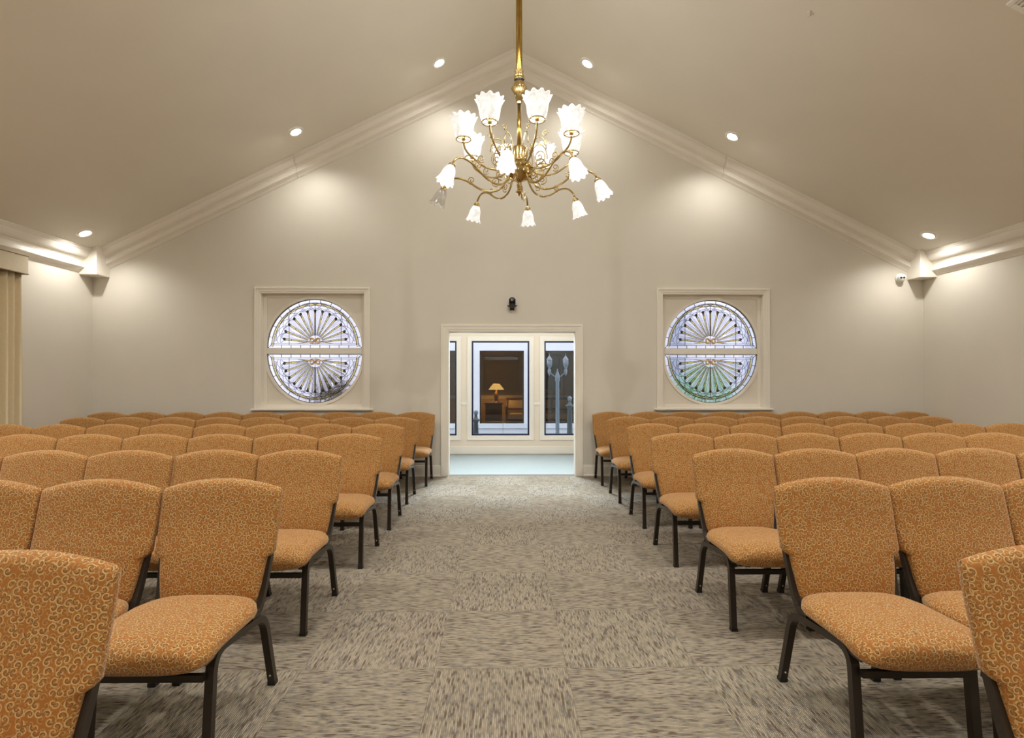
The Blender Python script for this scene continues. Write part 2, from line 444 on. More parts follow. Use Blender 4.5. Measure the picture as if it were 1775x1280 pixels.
# floor slab and carpet tiles
T = 0.6096
floor = MB().box((XL-0.1, YF-0.1, -0.12), (XR+0.1, YB+WT, -0.004)).build('floor', 'slab')
struct(floor, 'carpeted chapel floor laid with ribbed tan tiles in quarter-turned checkerboard', 'floor')
def tile_mesh(turn):
    g = 0.0005; h = T/2-g
    mb = MB().box((-h, -h, -0.006), (h, h, 0.0))
    me = mb.mesh('carpet_tile'); me.materials.append(M['carpet'])
    l = me.uv_layers.new(name='UVMap')
    for p in me.polygons:
        for li in p.loop_indices:
            c = me.vertices[me.loops[li].vertex_index].co
            l.data[li].uv = (c.y+0.3, c.x+0.3) if turn else (c.x+0.3, c.y+0.3)
    return me
TM = [tile_mesh(0), tile_mesh(1)]
TX0, TY0 = -0.315, 2.443
tiles = []
rest = MB(); 
for i in range(-9, 10):
    for j in range(-12, 8):
        xa, ya = TX0+i*T, TY0+j*T
        xc, yc = xa+T/2, ya+T/2
        if xa < XL-0.01 and xa+T < XL+0.05 or xa > XR-0.05: continue
        near = ya+T > 1.25 and abs(xc) < (yc+0.7)*1.02 and xa > XL and xa+T < XR
        if near and ya+T <= YB+0.02:
            o = link('carpet_tile', TM[(i+j+1) % 2], floor, (xc, yc, 0.0))
            tiles.append(o)
        elif ya > YF-T:
            x0, x1 = max(xa, XL), min(xa+T, XR); y0, y1 = max(ya, YF), min(ya+T, YB)
            if x1-x0 > 0.02 and y1-y0 > 0.02: rest.box((x0, y0, -0.006), (x1, y1, 0.0))
ro = rest.build('carpet_tile_field', 'carpet', floor, uv=True); ro['kind'] = 'stuff'

# walls
def gable_column(mb, xa, xb, z0, z1, y0, y1):
    """a wall strip; z1 None = up to the ceiling slope"""
    if xa < XC < xb and z1 is None:
        gable_column(mb, xa, XC, z0, z1, y0, y1); gable_column(mb, XC, xb, z0, z1, y0, y1); return
    ta, tb = (ceil_z(xa)+0.02, ceil_z(xb)+0.02) if z1 is None else (z1, z1)
    mb.prism_y([(xa, z0), (xb, z0), (xb, tb), (xa, ta)], y0, y1)
wb = MB()
edges = [XL-0.1, WIN[1][0]-WHW, WIN[1][0]+WHW, DX0, DX1, WIN[2][0]-WHW, WIN[2][0]+WHW, XR+0.1]
gable_column(wb, edges[0], edges[1], -0.01, None, YB, YB+WT)
gable_column(wb, edges[1], edges[2], -0.01, WZ0, YB, YB+WT); gable_column(wb, edges[1], edges[2], WZ1, None, YB, YB+WT)
gable_column(wb, edges[2], edges[3], -0.01, None, YB, YB+WT)
gable_column(wb, edges[3], edges[4], DZ, None, YB, YB+WT)
gable_column(wb, edges[4], edges[5], -0.01, None, YB, YB+WT)
gable_column(wb, edges[5], edges[6], -0.01, WZ0, YB, YB+WT); gable_column(wb, edges[5], edges[6], WZ1, None, YB, YB+WT)
gable_column(wb, edges[6], edges[7], -0.01, None, YB, YB+WT)
struct(wb.build('wall_back', 'wall'), 'beige painted gable wall around the doorway and two round windows', 'wall')
wf = MB(); gable_column(wf, XL-0.1, XR+0.1, -0.01, None, YF-WT, YF)
struct(wf.build('wall_front', 'wall'), 'beige gable wall facing the doorway from the far end', 'wall')
struct(MB().box((XL-WT, YF-WT, -0.01), (XL, YB+WT, ceil_z(XL)+0.1)).build('wall_left', 'wall'), 'beige side wall behind the cream drape and cornice', 'wall')
struct(MB().box((XR, YF-WT, -0.01), (XR+WT, YB+WT, ceil_z(XR)+0.1)).build('wall_right', 'wall'), 'beige side wall beside the small white security camera', 'wall')
cm = MB()
for sgn, xe in ((-1, XL-WT), (1, XR+WT)):
    cm.prism_y([(XC, RIDGE), (xe, ceil_z(xe)), (xe, ceil_z(xe)+0.12), (XC, RIDGE+0.12)], YF-WT, YB+WT)
struct(cm.build('ceiling', 'ceiling'), 'tan vaulted ceiling sloping down from a central ridge', 'ceiling')

# crown mouldings --------------------------------------------------------
prof = [(1.0, 0.0), (1.0, 0.045), (0.965, 0.055), (0.95, 0.085), (0.915, 0.10), (0.90, 0.135), (0.86, 0.145)]
prof += [(0.86-0.34*(1-cos(t*pi/2))**0.9*1.0-0.02*t, 0.145+0.285*sin(t*pi/2)) for t in [k/7 for k in range(1, 8)]]
prof += [(0.49, 0.445), (0.43, 0.452), (0.43, 0.485), (0.38, 0.492), (0.38, 0.525), (0.35, 0.532), (0.345, 0.60), (0.365, 0.68), (0.41, 0.755),
         (0.455, 0.775), (0.445, 0.80), (0.40, 0.81), (0.33, 0.835), (0.25, 0.86), (0.16, 0.90), (0.12, 0.935), (0.12, 0.945), (0.07, 0.95), (0.06, 0.985), (0.0, 1.0)]
CU = 0.165
def crown(name, ends, place, parent, mat='trim'):
    mb = MB(); n = len(prof); vs = []
    for e in ends:
        vs += [place(u*CU, v, e) for u, v in prof]
    vs += [place(0.0, -0.02, e) for e in ends]
    fs = [(i, i+1, n+i+1, n+i) for i in range(n-1)]
    fs += [tuple(list(range(n))+[2*n]), tuple(list(range(2*n-1, n-1, -1))+[2*n+1])]
    mb.add(vs, fs)
    return mb.build(name, mat, parent)
RD = 0.267
def rake_place(u, v, x): return (x, YB-u, ceil_z(x)-v*RD)
SEAMS = (-2.82, 3.05)
t1 = empty('trim_1', (0, 0, 0))
struct(t1, 'layered crown moulding climbing the gable over the curtain-side window', 'moulding')
crown('crown_length', (XL+0.2, SEAMS[0]-0.002), rake_place, t1)
crown('crown_length', (SEAMS[0]+0.002, XC), rake_place, t1)
t2 = empty('trim_2', (0, 0, 0))
struct(t2, 'layered crown moulding climbing the gable above the white security camera', 'moulding')
crown('crown_length', (XC, SEAMS[1]-0.002), rake_place, t2)
crown('crown_length', (SEAMS[1]+0.002, XR-0.2), rake_place, t2)
SD = 0.320
def side_place(sgn, xw):
    zt = ceil_z(xw) + SLOPE*CU
    return lambda u, v, y: (xw+sgn*u, y, zt-v*SD + (0 if v >= 0 else -0.05))
struct(crown('trim_3', (YF, YB-0.2), side_place(1, XL), None), 'glossy crown moulding along the side wall above the drape', 'moulding')
struct(crown('trim_4', (YF, YB-0.2), side_place(-1, XR), None), 'glossy crown moulding along the side wall running to the second corner block', 'moulding')
BK = 0.232
for k, (xa, xb, lb) in enumerate(((XL-0.01, XL+BK, 'plain square corner block in the crown moulding beside the drape'), (XR-BK, XR+0.01, 'plain square corner block in the crown moulding beside the security camera'))):
    struct(MB().box((xa, YB-BK, 2.735), (xb, YB+0.01, 3.28)).build('trim_%d' % (5+k), 'trim', bevel=0.003), lb, 'corner block')

# baseboards --------------------------------------------------------------
def baseboard(name, xa, xb, label):
    mb = MB().box((xa, YB-0.016, 0.0), (xb, YB, 0.135)).box((xa, YB-0.011, 0.135), (xb, YB, 0.155)).box((xa, YB-0.026, 0.0), (xb, YB-0.014, 0.02))
    struct(mb.build(name, 'trim', bevel=0.002), label, 'baseboard')
baseboard('baseboard_back', XL, DX0-0.103, 'cream baseboard of the gable wall on the curtain side of the doorway')
baseboard('baseboard_back_2', DX1+0.103, XR, 'cream baseboard of the gable wall beyond the doorway from the curtain')
struct(MB().box((XL, YF, 0.0), (XL+0.016, YB-0.03, 0.15)).build('baseboard_left', 'trim', bevel=0.003), 'cream baseboard along the wall under the drape', 'baseboard')
struct(MB().box((XR-0.016, YF, 0.0), (XR, YB-0.03, 0.15)).build('baseboard_right', 'trim', bevel=0.003), 'cream baseboard along the wall opposite the drape', 'baseboard')

# doorway casing -----------------------------------------------------------
d1 = empty('door_1', (0.125, YB, 0))
struct(d1, 'open cased doorway from the chapel into the bright vestibule', 'doorway')
def casing(parent, x0, x1, z0, z1, w, y, oy=0.0, oz=0.0, mat='trim', bottom=False, d=0.022, name='casing'):
    """moulded architrave round an opening facing -Y"""
    bands = ((0.0, 0.28, d*0.55), (0.28, 0.72, d*0.75), (0.72, 1.0, d))
    for side in (-1, 1):
        mb = MB()
        for a, b, t in bands:
            xa, xb = (x0-b*w, x0-a*w) if side < 0 else (x1+a*w, x1+b*w)
            mb.box((xa, y-t, z0-(b*w if bottom else 0)), (xb, y, z1+b*w))
        mb.build(name+'_side', mat, parent, bevel=0.002).location = (-oy, -y, -oz)
    runs = ((z1, 1),) + (((z0, -1),) if bottom else ())
    for zz, s in runs:
        mb = MB()
        for a, b, t in bands:
            za, zb = sorted((zz+s*a*w, zz+s*b*w))
            mb.box((x0-a*w, y-t, za), (x1+a*w, y, zb))
        mb.build(name+('_head' if s > 0 else '_foot'), mat, parent, bevel=0.002).location = (-oy, -y, -oz)
casing(d1, DX0, DX1, 0.0, DZ, 0.1, YB, 0.125)
jm = MB().box((DX0-0.012, YB-0.004, 0), (DX0+0.006, YB+WT+0.004, DZ)).box((DX1-0.006, YB-0.004, 0), (DX1+0.012, YB+WT+0.004, DZ)).box((DX0, YB-0.004, DZ-0.006), (DX1, YB+WT+0.004, DZ+0.012))
j = jm.build('jamb', 'trim', d1); j.location = (-0.125, -YB, 0)

# ------------------------------------------------------------------ round leaded windows
RX, RZ, BAR = 0.657, 0.680, 0.043
def arc_strip(mb, r0, r1, a0, a1, y0, y1, n=6, cx=0.0, cz=0.0, sx=1.0, sz=1.0):
    vs = []
    for i in range(n+1):
        a = a0+(a1-a0)*i/n
        for r in (r0, r1):
            for y in (y0, y1): vs.append((cx+r*sx*cos(a), y, cz+r*sz*sin(a)))
    fs = []
    for i in range(n):
        b = i*4; c = b+4
        fs += [(b, b+2, c+2, c), (b+1, c+1, c+3, b+3), (b, c, c+1, b+1), (b+2, b+3, c+3, c+2)]
    fs += [(0, 1, 3, 2), (n*4, n*4+2, n*4+3, n*4+1)]
    mb.add(vs, fs)

def half_panel(up):
    """template meshes for one half of a round window, springing from z=0; up=+1 or -1"""
    P = []                                       # (name, mesh, material, kind)
    def reg(name, mb, mat):
        if up < 0: mb.v = [(x, y, -z) for x, y, z in mb.v]
        P.append((name, mb, mat))
    sz = RZ/RX
    # rippled field glass
    n = 40; f = MB(); vs = [(0, 0, 0.05)] + [((RX-0.05)*cos(pi*i/n), 0, 0.05+((RX-0.05)*sz-0.03)*sin(pi*i/n)) for i in range(n+1)]
    f.add([(x, -0.002, z) for x, y, z in vs]+[(x, 0.002, z) for x, y, z in vs],
          [(0, i+1, i+2) for i in range(n)] + [(n+2, n+4+i, n+3+i) for i in range(n)])
    reg('field_glass', f, 'glass_field')
    # bevelled border blocks: arc and sill
    nb = 13
    for k in range(nb):
        a0, a1 = pi*k/nb+0.004, pi*(k+1)/nb-0.004
        b = MB(); arc_strip(b, 0.608, 0.652, a0, a1, -0.006, 0.004, 5, sz=sz); reg('border_glass', b, 'glass_bevel')
    nr = 9; wd = 2*0.60/nr
    for k in range(nr):
        x0 = -0.60+k*wd; b = MB().box((x0+0.003, -0.006, 0.004), (x0+wd-0.003, 0.004, 0.042)); reg('sill_glass', b, 'glass_bevel')
    # inner pale-gold fillet
    for k in range(11):
        a0, a1 = pi*k/11+0.02, pi*(k+1)/11-0.004
        b = MB(); arc_strip(b, 0.575, 0.594, a0, a1, -0.004, 0.003, 5, cz=0.03, sz=sz*0.96); reg('fillet_glass', b, 'glass_gold')
    # petals: slim bevelled rays with rounded tips, and gold staves ending in jewels
    lead = MB(); gold = MB()
    nray = 13; org = 0.075
    for k in range(nray):
        a = radians(7) + (pi-radians(14))*k/(nray-1)
        L = 0.43 if k in (0, nray-1) else 0.435
        dx, dz = cos(a), sin(a); px, pz = -dz, dx
        def pt(r, s, y): return (dx*r+px*s, y, org+dz*r*sz+px*0+pz*s)
        st = MB(); st.add([pt(0.11, -0.004, -0.004), pt(L-0.02, -0.011, -0.004), pt(L-0.02, 0.011, -0.004), pt(0.11, 0.004, -0.004),
                           pt(0.11, -0.004, 0.003), pt(L-0.02, -0.011, 0.003), pt(L-0.02, 0.011, 0.003), pt(0.11, 0.004, 0.003)],
                          [(0,1,2,3),(4,7,6,5),(0,4,5,1),(1,5,6,2),(2,6,7,3),(3,7,4,0)])
        reg('stave_glass', st, 'glass_gold')
        for s in (-1, 1):
            lead.tube([pt(0.10, 0.006*s, -0.004), pt(L-0.01, 0.0125*s, -0.004)], 0.0032, 4)
        for rr in (0.22, 0.33): lead.tube([pt(rr, -0.01, -0.005), pt(rr, 0.01, -0.005)], 0.0032, 4)
        jc = pt(L, 0, -0.006)
        jw = MB().lathe([(0.0005, -0.006), (0.012, -0.004), (0.016, 0.0), (0.016, 0.006)], 10, M4=Matrix.Rotation(radians(90), 4, 'X') @ Matrix.Identity(4))
        jw.v = [(x+jc[0], y+jc[1], z+jc[2]) for x, y, z in jw.v]
        reg('jewel', jw, 'jewel')
        lead.tube([(jc[0]+0.017*cos(t), jc[1], jc[2]+0.017*sin(t)) for t in [2*pi*q/10 for q in range(11)]], 0.003, 4)
    for k in range(nray-1):
        a = radians(7) + (pi-radians(14))*(k+0.5)/(nray-1)
        L = 0.475; dx, dz = cos(a), sin(a); px, pz = -dz, dx
        rib = []
        for r, s in ((0.10, 0.003), (0.25, 0.012), (0.38, 0.023), (0.44, 0.022), (0.465, 0.012), (0.475, 0.0)): rib.append((r, s))
        vs = []
        for r, s in rib:
            for ss, y in ((-s, -0.002), (0, -0.012), (s, -0.002), (0, 0.003)):
                vs.append((dx*r+px*ss, y, org+dz*r*sz+pz*ss))
        fs = []
        for i in range(len(rib)-1):
            b = i*4; c = b+4
            for q in range(4): fs.append((b+q, b+(q+1) % 4, c+(q+1) % 4, c+q))
        reg('ray_glass', MB().add(vs, fs), 'glass_bevel')
    # lead tracery
    def arc(mb, cx, cz, r, a0, a1, rad=0.0032, n=14, szz=sz):
        mb.tube([(cx+r*cos(a0+(a1-a0)*i/n), -0.005, cz+r*szz*sin(a0+(a1-a0)*i/n)) for i in range(n+1)], rad, 4, up=(0, 1, 0))
    arc(lead, 0, 0, 0.655, 0, pi, 0.005, 40); arc(lead, 0, 0, 0.606, 0.07, pi-0.07, 0.0042, 40)
    arc(lead, 0, 0.03, 0.572, 0.03, pi-0.03, 0.0036, 40, sz*0.96)
    for z, r in ((0.002, 0.003), (0.045, 0.003), (0.066, 0.0022)): lead.tube([(-0.652+z*0.5, -0.005, z), (0.652-z*0.5, -0.005, z)], r, 4)
    for s in (-1, 1): lead.tube([(s*0.655, -0.006, 0.002), (s*0.60, -0.006, 0.046)], 0.004, 4)
    for k in range(nb+1):
        a = pi*k/nb
        if 0 < k < nb: lead.tube([(0.606*cos(a), -0.007, 0.606*sz*sin(a)), (0.655*cos(a), -0.007, 0.655*sz*sin(a))], 0.0036, 4)
    for k in range(1, nr): lead.tube([(-0.60+k*wd, -0.007, 0.003), (-0.60+k*wd, -0.007, 0.045)], 0.0036, 4)
    for k in range(12):
        a = pi*(k)/11; lead.tube([(0.574*cos(a), -0.006, 0.03+0.574*sz*.96*sin(a)), (0.604*cos(a), -0.006, 0.02+0.6*sz*sin(a))], 0.0034, 4)
    # interlaced petal loops
    step = (pi-radians(14))/(nray-1)
    for k in range(-1, nray+1):
        a = radians(7) + step*k
        for w, rb, ro in ((step, 0.40, 0.485), (2*step, 0.40, 0.555)):
            pts = []
            for i in range(25):
                t = -cos(pi*i/24); r = rb+(ro-rb)*sqrt(max(0, 1-t*t)); aa = a+t*w
                x_, z_ = r*cos(aa), org*0.8+r*sz*sin(aa)
                if z_ > 0.07: pts.append((x_, -0.004, z_))
            if len(pts) > 2: lead.tube(pts, 0.0027, 4, up=(0, 1, 0))
    for x in (-0.36, 0.0, 0.36):
        lead.tube([(x, -0.006, 0.045), (x, -0.006, sz*sqrt(0.57**2-x*x)+0.02)], 0.0034, 4)
    reg('lead_came', lead, 'lead')
    # twin scroll at the centre
    for s in (-1, 1):
        sc = MB(); pts = []
        for i in range(31):
            t = i/30; a = pi*0.2+t*2.2*pi*2*0.9; r = 0.040*(1-0.75*t)
            pts.append((s*(0.043+r*cos(a)), -0.010, 0.105+r*sin(a)))
        sc.tube(pts, [0.0085*(1-0.4*i/30) for i in range(31)], 6, up=(0, 1, 0))
        sc.tube([(s*0.075, -0.009, 0.085), (s*0.11, -0.009, 0.098), (s*0.135, -0.009, 0.082), (s*0.19, -0.009, 0.075), (s*0.24, -0.009, 0.070)], [0.009, 0.008, 0.007, 0.005, 0.002], 6, up=(0, 1, 0))
        sc.tube([(s*0.005, -0.009, 0.07), (s*0.03, -0.009, 0.062), (s*0.07, -0.009, 0.07)], 0.005, 6, up=(0, 1, 0))
        reg('scroll_ornament', sc, 'jewel_gold')
    out = []
    for nme, mb, mat in P:
        o = mb.build(nme, mat); me = o.data; bpy.data.objects.remove(o); out.append((nme, me))
    return out
HALF = {1: half_panel(1), -1: half_panel(-1)}

def round_window(idx, label):
    cx, cz = WIN[idx]
    w = empty('window_%d' % idx, (cx, YB, cz)); struct(w, label, 'window')
    z0, z1 = WZ0-cz, WZ1-cz
    # architrave, sill, reveal
    bands = ((0.0, 0.28, 0.012), (0.28, 0.72, 0.017), (0.72, 1.0, 0.024)); cw = 0.083
    for s in (-1, 1):
        mb = MB()
        for a, b, t in bands:
            xa, xb = sorted((s*(WHW+a*cw), s*(WHW+b*cw))); mb.box((xa, -t, z0-0.005), (xb, 0, z1+b*cw))
        mb.build('casing_side', 'trim', w, bevel=0.002)
    mb = MB()
    for a, b, t in bands: mb.box((-WHW-a*cw, -t, z1+a*cw), (WHW+a*cw, 0, z1+b*cw))
    mb.build('casing_head', 'trim', w, bevel=0.002)
    MB().box((-0.83, -0.05, z0-0.028), (0.83, 0.04, z0-0.004)).build('sill', 'trim', w, bevel=0.004)
    MB().box((-0.79, -0.016, z0-0.045), (0.79, 0, z0-0.028)).build('apron', 'trim', w, bevel=0.003)
    mb = MB()
    mb.box((-WHW-0.01, -0.002, z0), (-WHW+0.004, WT, z1)).box((WHW-0.004, -0.002, z0), (WHW+0.01, WT, z1)).box((-WHW, -0.002, z1-0.004), (WHW, WT, z1+0.01)).box((-WHW, -0.002, z0-0.01), (WHW, WT, z0+0.004))
    mb.build('reveal', 'trim', w)
    # sash board with the round opening (front face, rim and back)
    Y0, Y1 = 0.078, 0.12
    def ring_pts(rx, rz, n=64):
        return [(rx*cos(2*pi*i/n), (BAR if sin(2*pi*i/n+1e-6) >= 0 else -BAR)+rz*sin(2*pi*i/n)) for i in range(n)]
    inner = ring_pts(RX, RZ); outer = []
    for x, z in inner:
        a = atan2(z, x); ca, sa = cos(a), sin(a)
        k = min((WHW-0.002)/max(1e-6, abs(ca)), ((z1 if sa > 0 else -z0)-0.002)/max(1e-6, abs(sa)))
        outer.append((k*ca, k*sa))
    n = 64; vs = [(x, Y0, z) for x, z in inner]+[(x, Y0, z) for x, z in outer]+[(x, Y1, z) for x, z in inner]+[(x, Y1, z) for x, z in outer]
    fs = []
    for i in range(n):
        j = (i+1) % n
        fs += [(i, j, n+j, n+i), (2*n+i, 3*n+i, 3*n+j, 2*n+j), (i, 2*n+i, 2*n+j, j), (n+i, n+j, 3*n+j, 3*n+i)]
    MB().add(vs, fs).build('sash_board', 'panel', w)
    # raised circular rim and the raised border that leaves four sunk spandrels
    rim = MB(); r2 = ring_pts(RX+0.035, RZ+0.035)
    vs = [(x, Y0-0.015, z) for x, z in inner]+[(x, Y0-0.015, z) for x, z in r2]+[(x, Y0, z) for x, z in inner]+[(x, Y0, z) for x, z in r2]
    fs = []
    for i in range(n):
        j = (i+1) % n; fs += [(i, j, n+j, n+i), (i, 2*n+i, 2*n+j, j), (n+i, n+j, 3*n+j, 3*n+i)]
    MB().add(vs, fs).build('round_rim', 'trim', w)
    for nm, a, b in (('stile', (-WHW+0.004, Y0-0.012, z0), (-WHW+0.052, Y0, z1)), ('stile', (WHW-0.052, Y0-0.012, z0), (WHW-0.004, Y0, z1)),
                     ('rail', (-WHW+0.052, Y0-0.012, z1-0.05), (WHW-0.052, Y0, z1-0.004)), ('rail', (-WHW+0.052, Y0-0.012, z0+0.004), (WHW-0.052, Y0, z0+0.05))):
        MB().box(a, b).build(nm, 'trim', w, bevel=0.003)
    MB().box((-WHW+0.052, Y0-0.018, -BAR+0.002), (WHW-0.052, Y1-0.005, BAR-0.002)).build('meeting_rail', 'trim', w, bevel=0.004)
    for up in (1, -1):
        p = empty('leaded_panel', (0, 0.10, up*(BAR-0.001))); p.parent = w
        for nme, me in HALF[up]: link(nme, me, p)
round_window(1, 'round leaded glass window in a square frame on the curtain side of the doorway')
round_window(2, 'round leaded glass window with green shrub behind it, nearer the security camera')

# ------------------------------------------------------------------ recessed downlights
def downlight(x, y, label, power, group, size=154, rows=True):
    z = ceil_z(x); tilt = atan2(SLOPE, 1)*(1 if x < XC else -1)
    o = empty('recessed_downlight', (x, y, z-0.002)); o.rotation_euler = (0, -tilt, 0)
    tag(o, label, 'downlight', group)
    MB().lathe([(0.062, 0.0), (0.064, -0.010), (0.078, -0.012), (0.094, -0.006), (0.097, 0.0)], 28).build('trim_ring', 'white_plastic', o)
    MB().lathe([(0.063, -0.001), (0.052, -0.0075), (0.03, -0.010), (0.0008, -0.011)], 24).build('bulb_lens', 'bulb', o)
    d = bpy.data.lights.new('downlight_beam', 'SPOT'); d.energy = power; d.color = WARM
    d.spot_size = radians(size); d.spot_blend = 0.8; d.shadow_soft_size = 0.035
    l = bpy.data.objects.new('downlight_beam', d); C.objects.link(l); l.parent = o
    l.location = (0, 0, -0.035); l.rotation_euler = (0, tilt, 0)
YD = 6.71
G1 = 'downlights along the gable wall'
for x, lb in ((-5.24, 'lit ceiling downlight above the drape-side corner block'), (-2.617, 'lit ceiling downlight above the curtain-side round window'),
              (-0.811, 'lit ceiling downlight near the ridge on the curtain side of the chandelier'), (1.075, 'lit ceiling downlight near the ridge between chandelier rod and security camera side'),
              (2.936, 'lit ceiling downlight above the round window with green shrub'), (5.485, 'lit ceiling downlight above the security camera corner')):
    downlight(x, YD, lb, DOWN_POWER, G1)
G2 = 'added downlights over the seats out of view'
for y, nm in ((2.7, 'middle'), (-1.4, 'rearmost')):  # both rows are added out of view to brighten the room
    for x, ln in ((-5.19, 'drape wall'), (-2.61, 'drape-side seats'), (-0.80, 'drape-side aisle'), (1.08, 'camera-side aisle'), (2.92, 'camera-side seats'), (5.46, 'camera wall')):
        downlight(x, y, 'added ceiling downlight of the %s row over the %s' % (nm, ln), ROOM_POWER, G2, 160)

# ------------------------------------------------------------------ chandelier
CHX, CHY = 0.137, 4.5
ch = empty('chandelier', (CHX, CHY, 2.90))
tag(ch, 'polished brass chandelier with ruffled white glass shades on two tiers', 'chandelier')
Z0 = 2.90
def zc(z): return z-Z0
MB().tube([(0, 0, zc(3.97)), (0, 0, zc(RIDGE-0.03))], 0.026, 16).build('upper_rod', 'brass_dark', ch)
MB().lathe([(0.001, zc(RIDGE-0.03)), (0.07, zc(RIDGE-0.035)), (0.085, zc(RIDGE-0.06)), (0.05, zc(RIDGE-0.09)), (0.03, zc(RIDGE-0.11))], 24).build('ceiling_canopy', 'brass', ch)
def flute(i, a, r, z): return (r*(1+0.06*cos(18*a)), z)
MB().lathe([(0.030, zc(3.975)), (0.036, zc(3.965)), (0.030, zc(3.955)), (0.034, zc(3.945)), (0.046, zc(3.90)), (0.042, zc(3.895))], 72, mod=flute).build('fluted_collar', 'brass', ch)
MB().lathe([(0.036, zc(3.895)), (0.040, zc(3.885)), (0.036, zc(3.872))], 24).build('dark_band', 'black', ch)
MB().lathe([(0.040, zc(3.872)), (0.052, zc(3.84)), (0.064, zc(3.825)), (0.062, zc(3.815)), (0.048, zc(3.795)), (0.040, zc(3.775))], 72, mod=flute).build('fluted_cup', 'brass', ch)
MB().lathe([(0.040, zc(3.775)), (0.042, zc(3.765)), (0.030, zc(3.755)), (0.034, zc(3.74)), (0.024, zc(3.73)), (0.030, zc(3.715)), (0.022, zc(3.70)), (0.018, zc(3.69))], 24).build('turned_knob', 'brass', ch)
MB().tube([(0, 0, zc(3.70)), (0, 0, zc(3.28))], 0.0175, 16).build('lower_rod', 'brass_dark', ch)
MB().lathe([(0.018, zc(3.32)), (0.060, zc(3.315)), (0.072, zc(3.30)), (0.066, zc(3.22)), (0.07, zc(3.205)), (0.088, zc(3.19)), (0.07, zc(3.175))], 32).build('column', 'brass', ch)
MB().lathe([(0.07, zc(3.18)), (0.116, zc(3.165)), (0.124, zc(3.13)), (0.110, zc(3.08)), (0.075, zc(3.05)), (0.03, zc(3.03)), (0.018, zc(3.02))], 40).build('bowl', 'brass', ch)
MB().lathe([(0.018, zc(3.025)), (0.012, zc(3.01)), (0.024, zc(2.995)), (0.016, zc(2.975)), (0.016, zc(2.955)), (0.030, zc(2.945)), (0.030, zc(2.935)), (0.014, zc(2.925)), (0.004, zc(2.905)), (0.0005, zc(2.90))], 24).build('finial', 'brass', ch)

def shade_mesh(r0, r1, h, ruff, mat, nl=11):
    """bell with a ruffled rim, springing from z=0 upward"""
    prof = []; n = 14
    for i in range(n+1):
        t = i/n
        r = r0 + (r1*0.74-r0)*sin(min(1, t/0.55)*pi/2)**0.8 + (r1*0.26)*max(0, (t-0.5)/0.5)**1.8
        prof.append((r, t*h))
    def mod(i, a, r, z):
        k = max(0, (i/n-0.45)/0.55)**1.6
        return r*(1+ruff*k*cos(nl*a)), z+0.020*k*abs(cos(nl*a/2))-0.010*k
    seg = nl*5
    mb = MB().lathe(prof, seg, mod=mod)
    mb.lathe([(r-0.003, z) for r, z in prof], seg, mod=mod)
    # rolled lip joining both skins
    o1 = n*seg; o2 = len(mb.v)//2 + n*seg
    mb.f += [(o1+j, o1+(j+1) % seg, o2+(j+1) % seg, o2+j) for j in range(seg)]; mb.sm += [True]*seg
    me = mb.mesh('glass_shade'); me.materials.append(M[mat]); return me
SH_UP = shade_mesh(0.058, 0.112, 0.172, 0.075, 'shade_lit')
SH_LO = shade_mesh(0.026, 0.072, 0.140, 0.07, 'shade_lit', 9)
SH_OFF = shade_mesh(0.026, 0.072, 0.140, 0.07, 'shade_off', 9)

def spiral(c, r, a0, turns, shrink, n=22):
    return [(c[0]+r*(1-shrink*i/n)*cos(a0+turns*2*pi*i/n), 0, c[1]+r*(1-shrink*i/n)*sin(a0+turns*2*pi*i/n)) for i in range(n+1)]
# meshes in the arm's own plane: x outward, z up, relative to the chandelier base
lo_path = bez((0.09, 0, zc(3.10)), (0.13, 0, zc(2.90)), (0.30, 0, zc(2.93)), (0.42, 0, zc(3.035)), 12) + bez((0.42, 0, zc(3.035)), (0.52, 0, zc(3.10)), (0.61, 0, zc(3.11)), (0.655, 0, zc(3.025)), 10)[1:]
up_path = bez((0.07, 0, zc(3.17)), (0.16, 0, zc(3.08)), (0.28, 0, zc(3.09)), (0.37, 0, zc(3.16)), 12) + bez((0.37, 0, zc(3.16)), (0.44, 0, zc(3.215)), (0.48, 0, zc(3.23)), (0.48, 0, zc(3.33)), 10)[1:]
arm_lo = MB().tube(lo_path, 0.0085, 10, up=(0, 1, 0)); arm_up = MB().tube(up_path, 0.008, 10, up=(0, 1, 0))
SCR = {0: [MB().tube(spiral((0.20, zc(3.035)), 0.042, -1.9, 1.6, 0.85), 0.0042, 6, up=(0, 1, 0)), MB().tube(spiral((0.415, zc(3.06)), 0.036, 4.4, 1.5, 0.85), 0.004, 6, up=(0, 1, 0))],
       1: [MB().tube(spiral((0.19, zc(3.20)), 0.062, -1.8, 1.7, 0.86), 0.0042, 6, up=(0, 1, 0)), MB().tube(bez((0.10, 0, zc(3.24)), (0.14, 0, zc(3.42)), (0.25, 0, zc(3.40)), (0.255, 0, zc(3.25)), 12), 0.004, 6, up=(0, 1, 0)),
           MB().tube(spiral((0.245, zc(3.385)), 0.03, 0.0, 1.5, 0.85), 0.0035, 6, up=(0, 1, 0)), MB().tube(spiral((0.33, zc(3.185)), 0.035, 4.0, 1.5, 0.85), 0.0038, 6, up=(0, 1, 0))]}
def mesh_of(mb, name, mat):
    o = mb.build(name, mat); me = o.data; bpy.data.objects.remove(o); return me
ME_ARM = {0: mesh_of(arm_lo, 'arm', 'brass'), 1: mesh_of(arm_up, 'arm', 'brass')}
ME_SC = {t: [mesh_of(m_, 'scroll', 'brass') for m_ in SCR[t]] for t in SCR}
cup_lo = mesh_of(MB().lathe([(0.009, 0.012), (0.022, 0.004), (0.030, -0.012), (0.024, -0.022), (0.028, -0.03)], 20), 'shade_holder', 'brass')
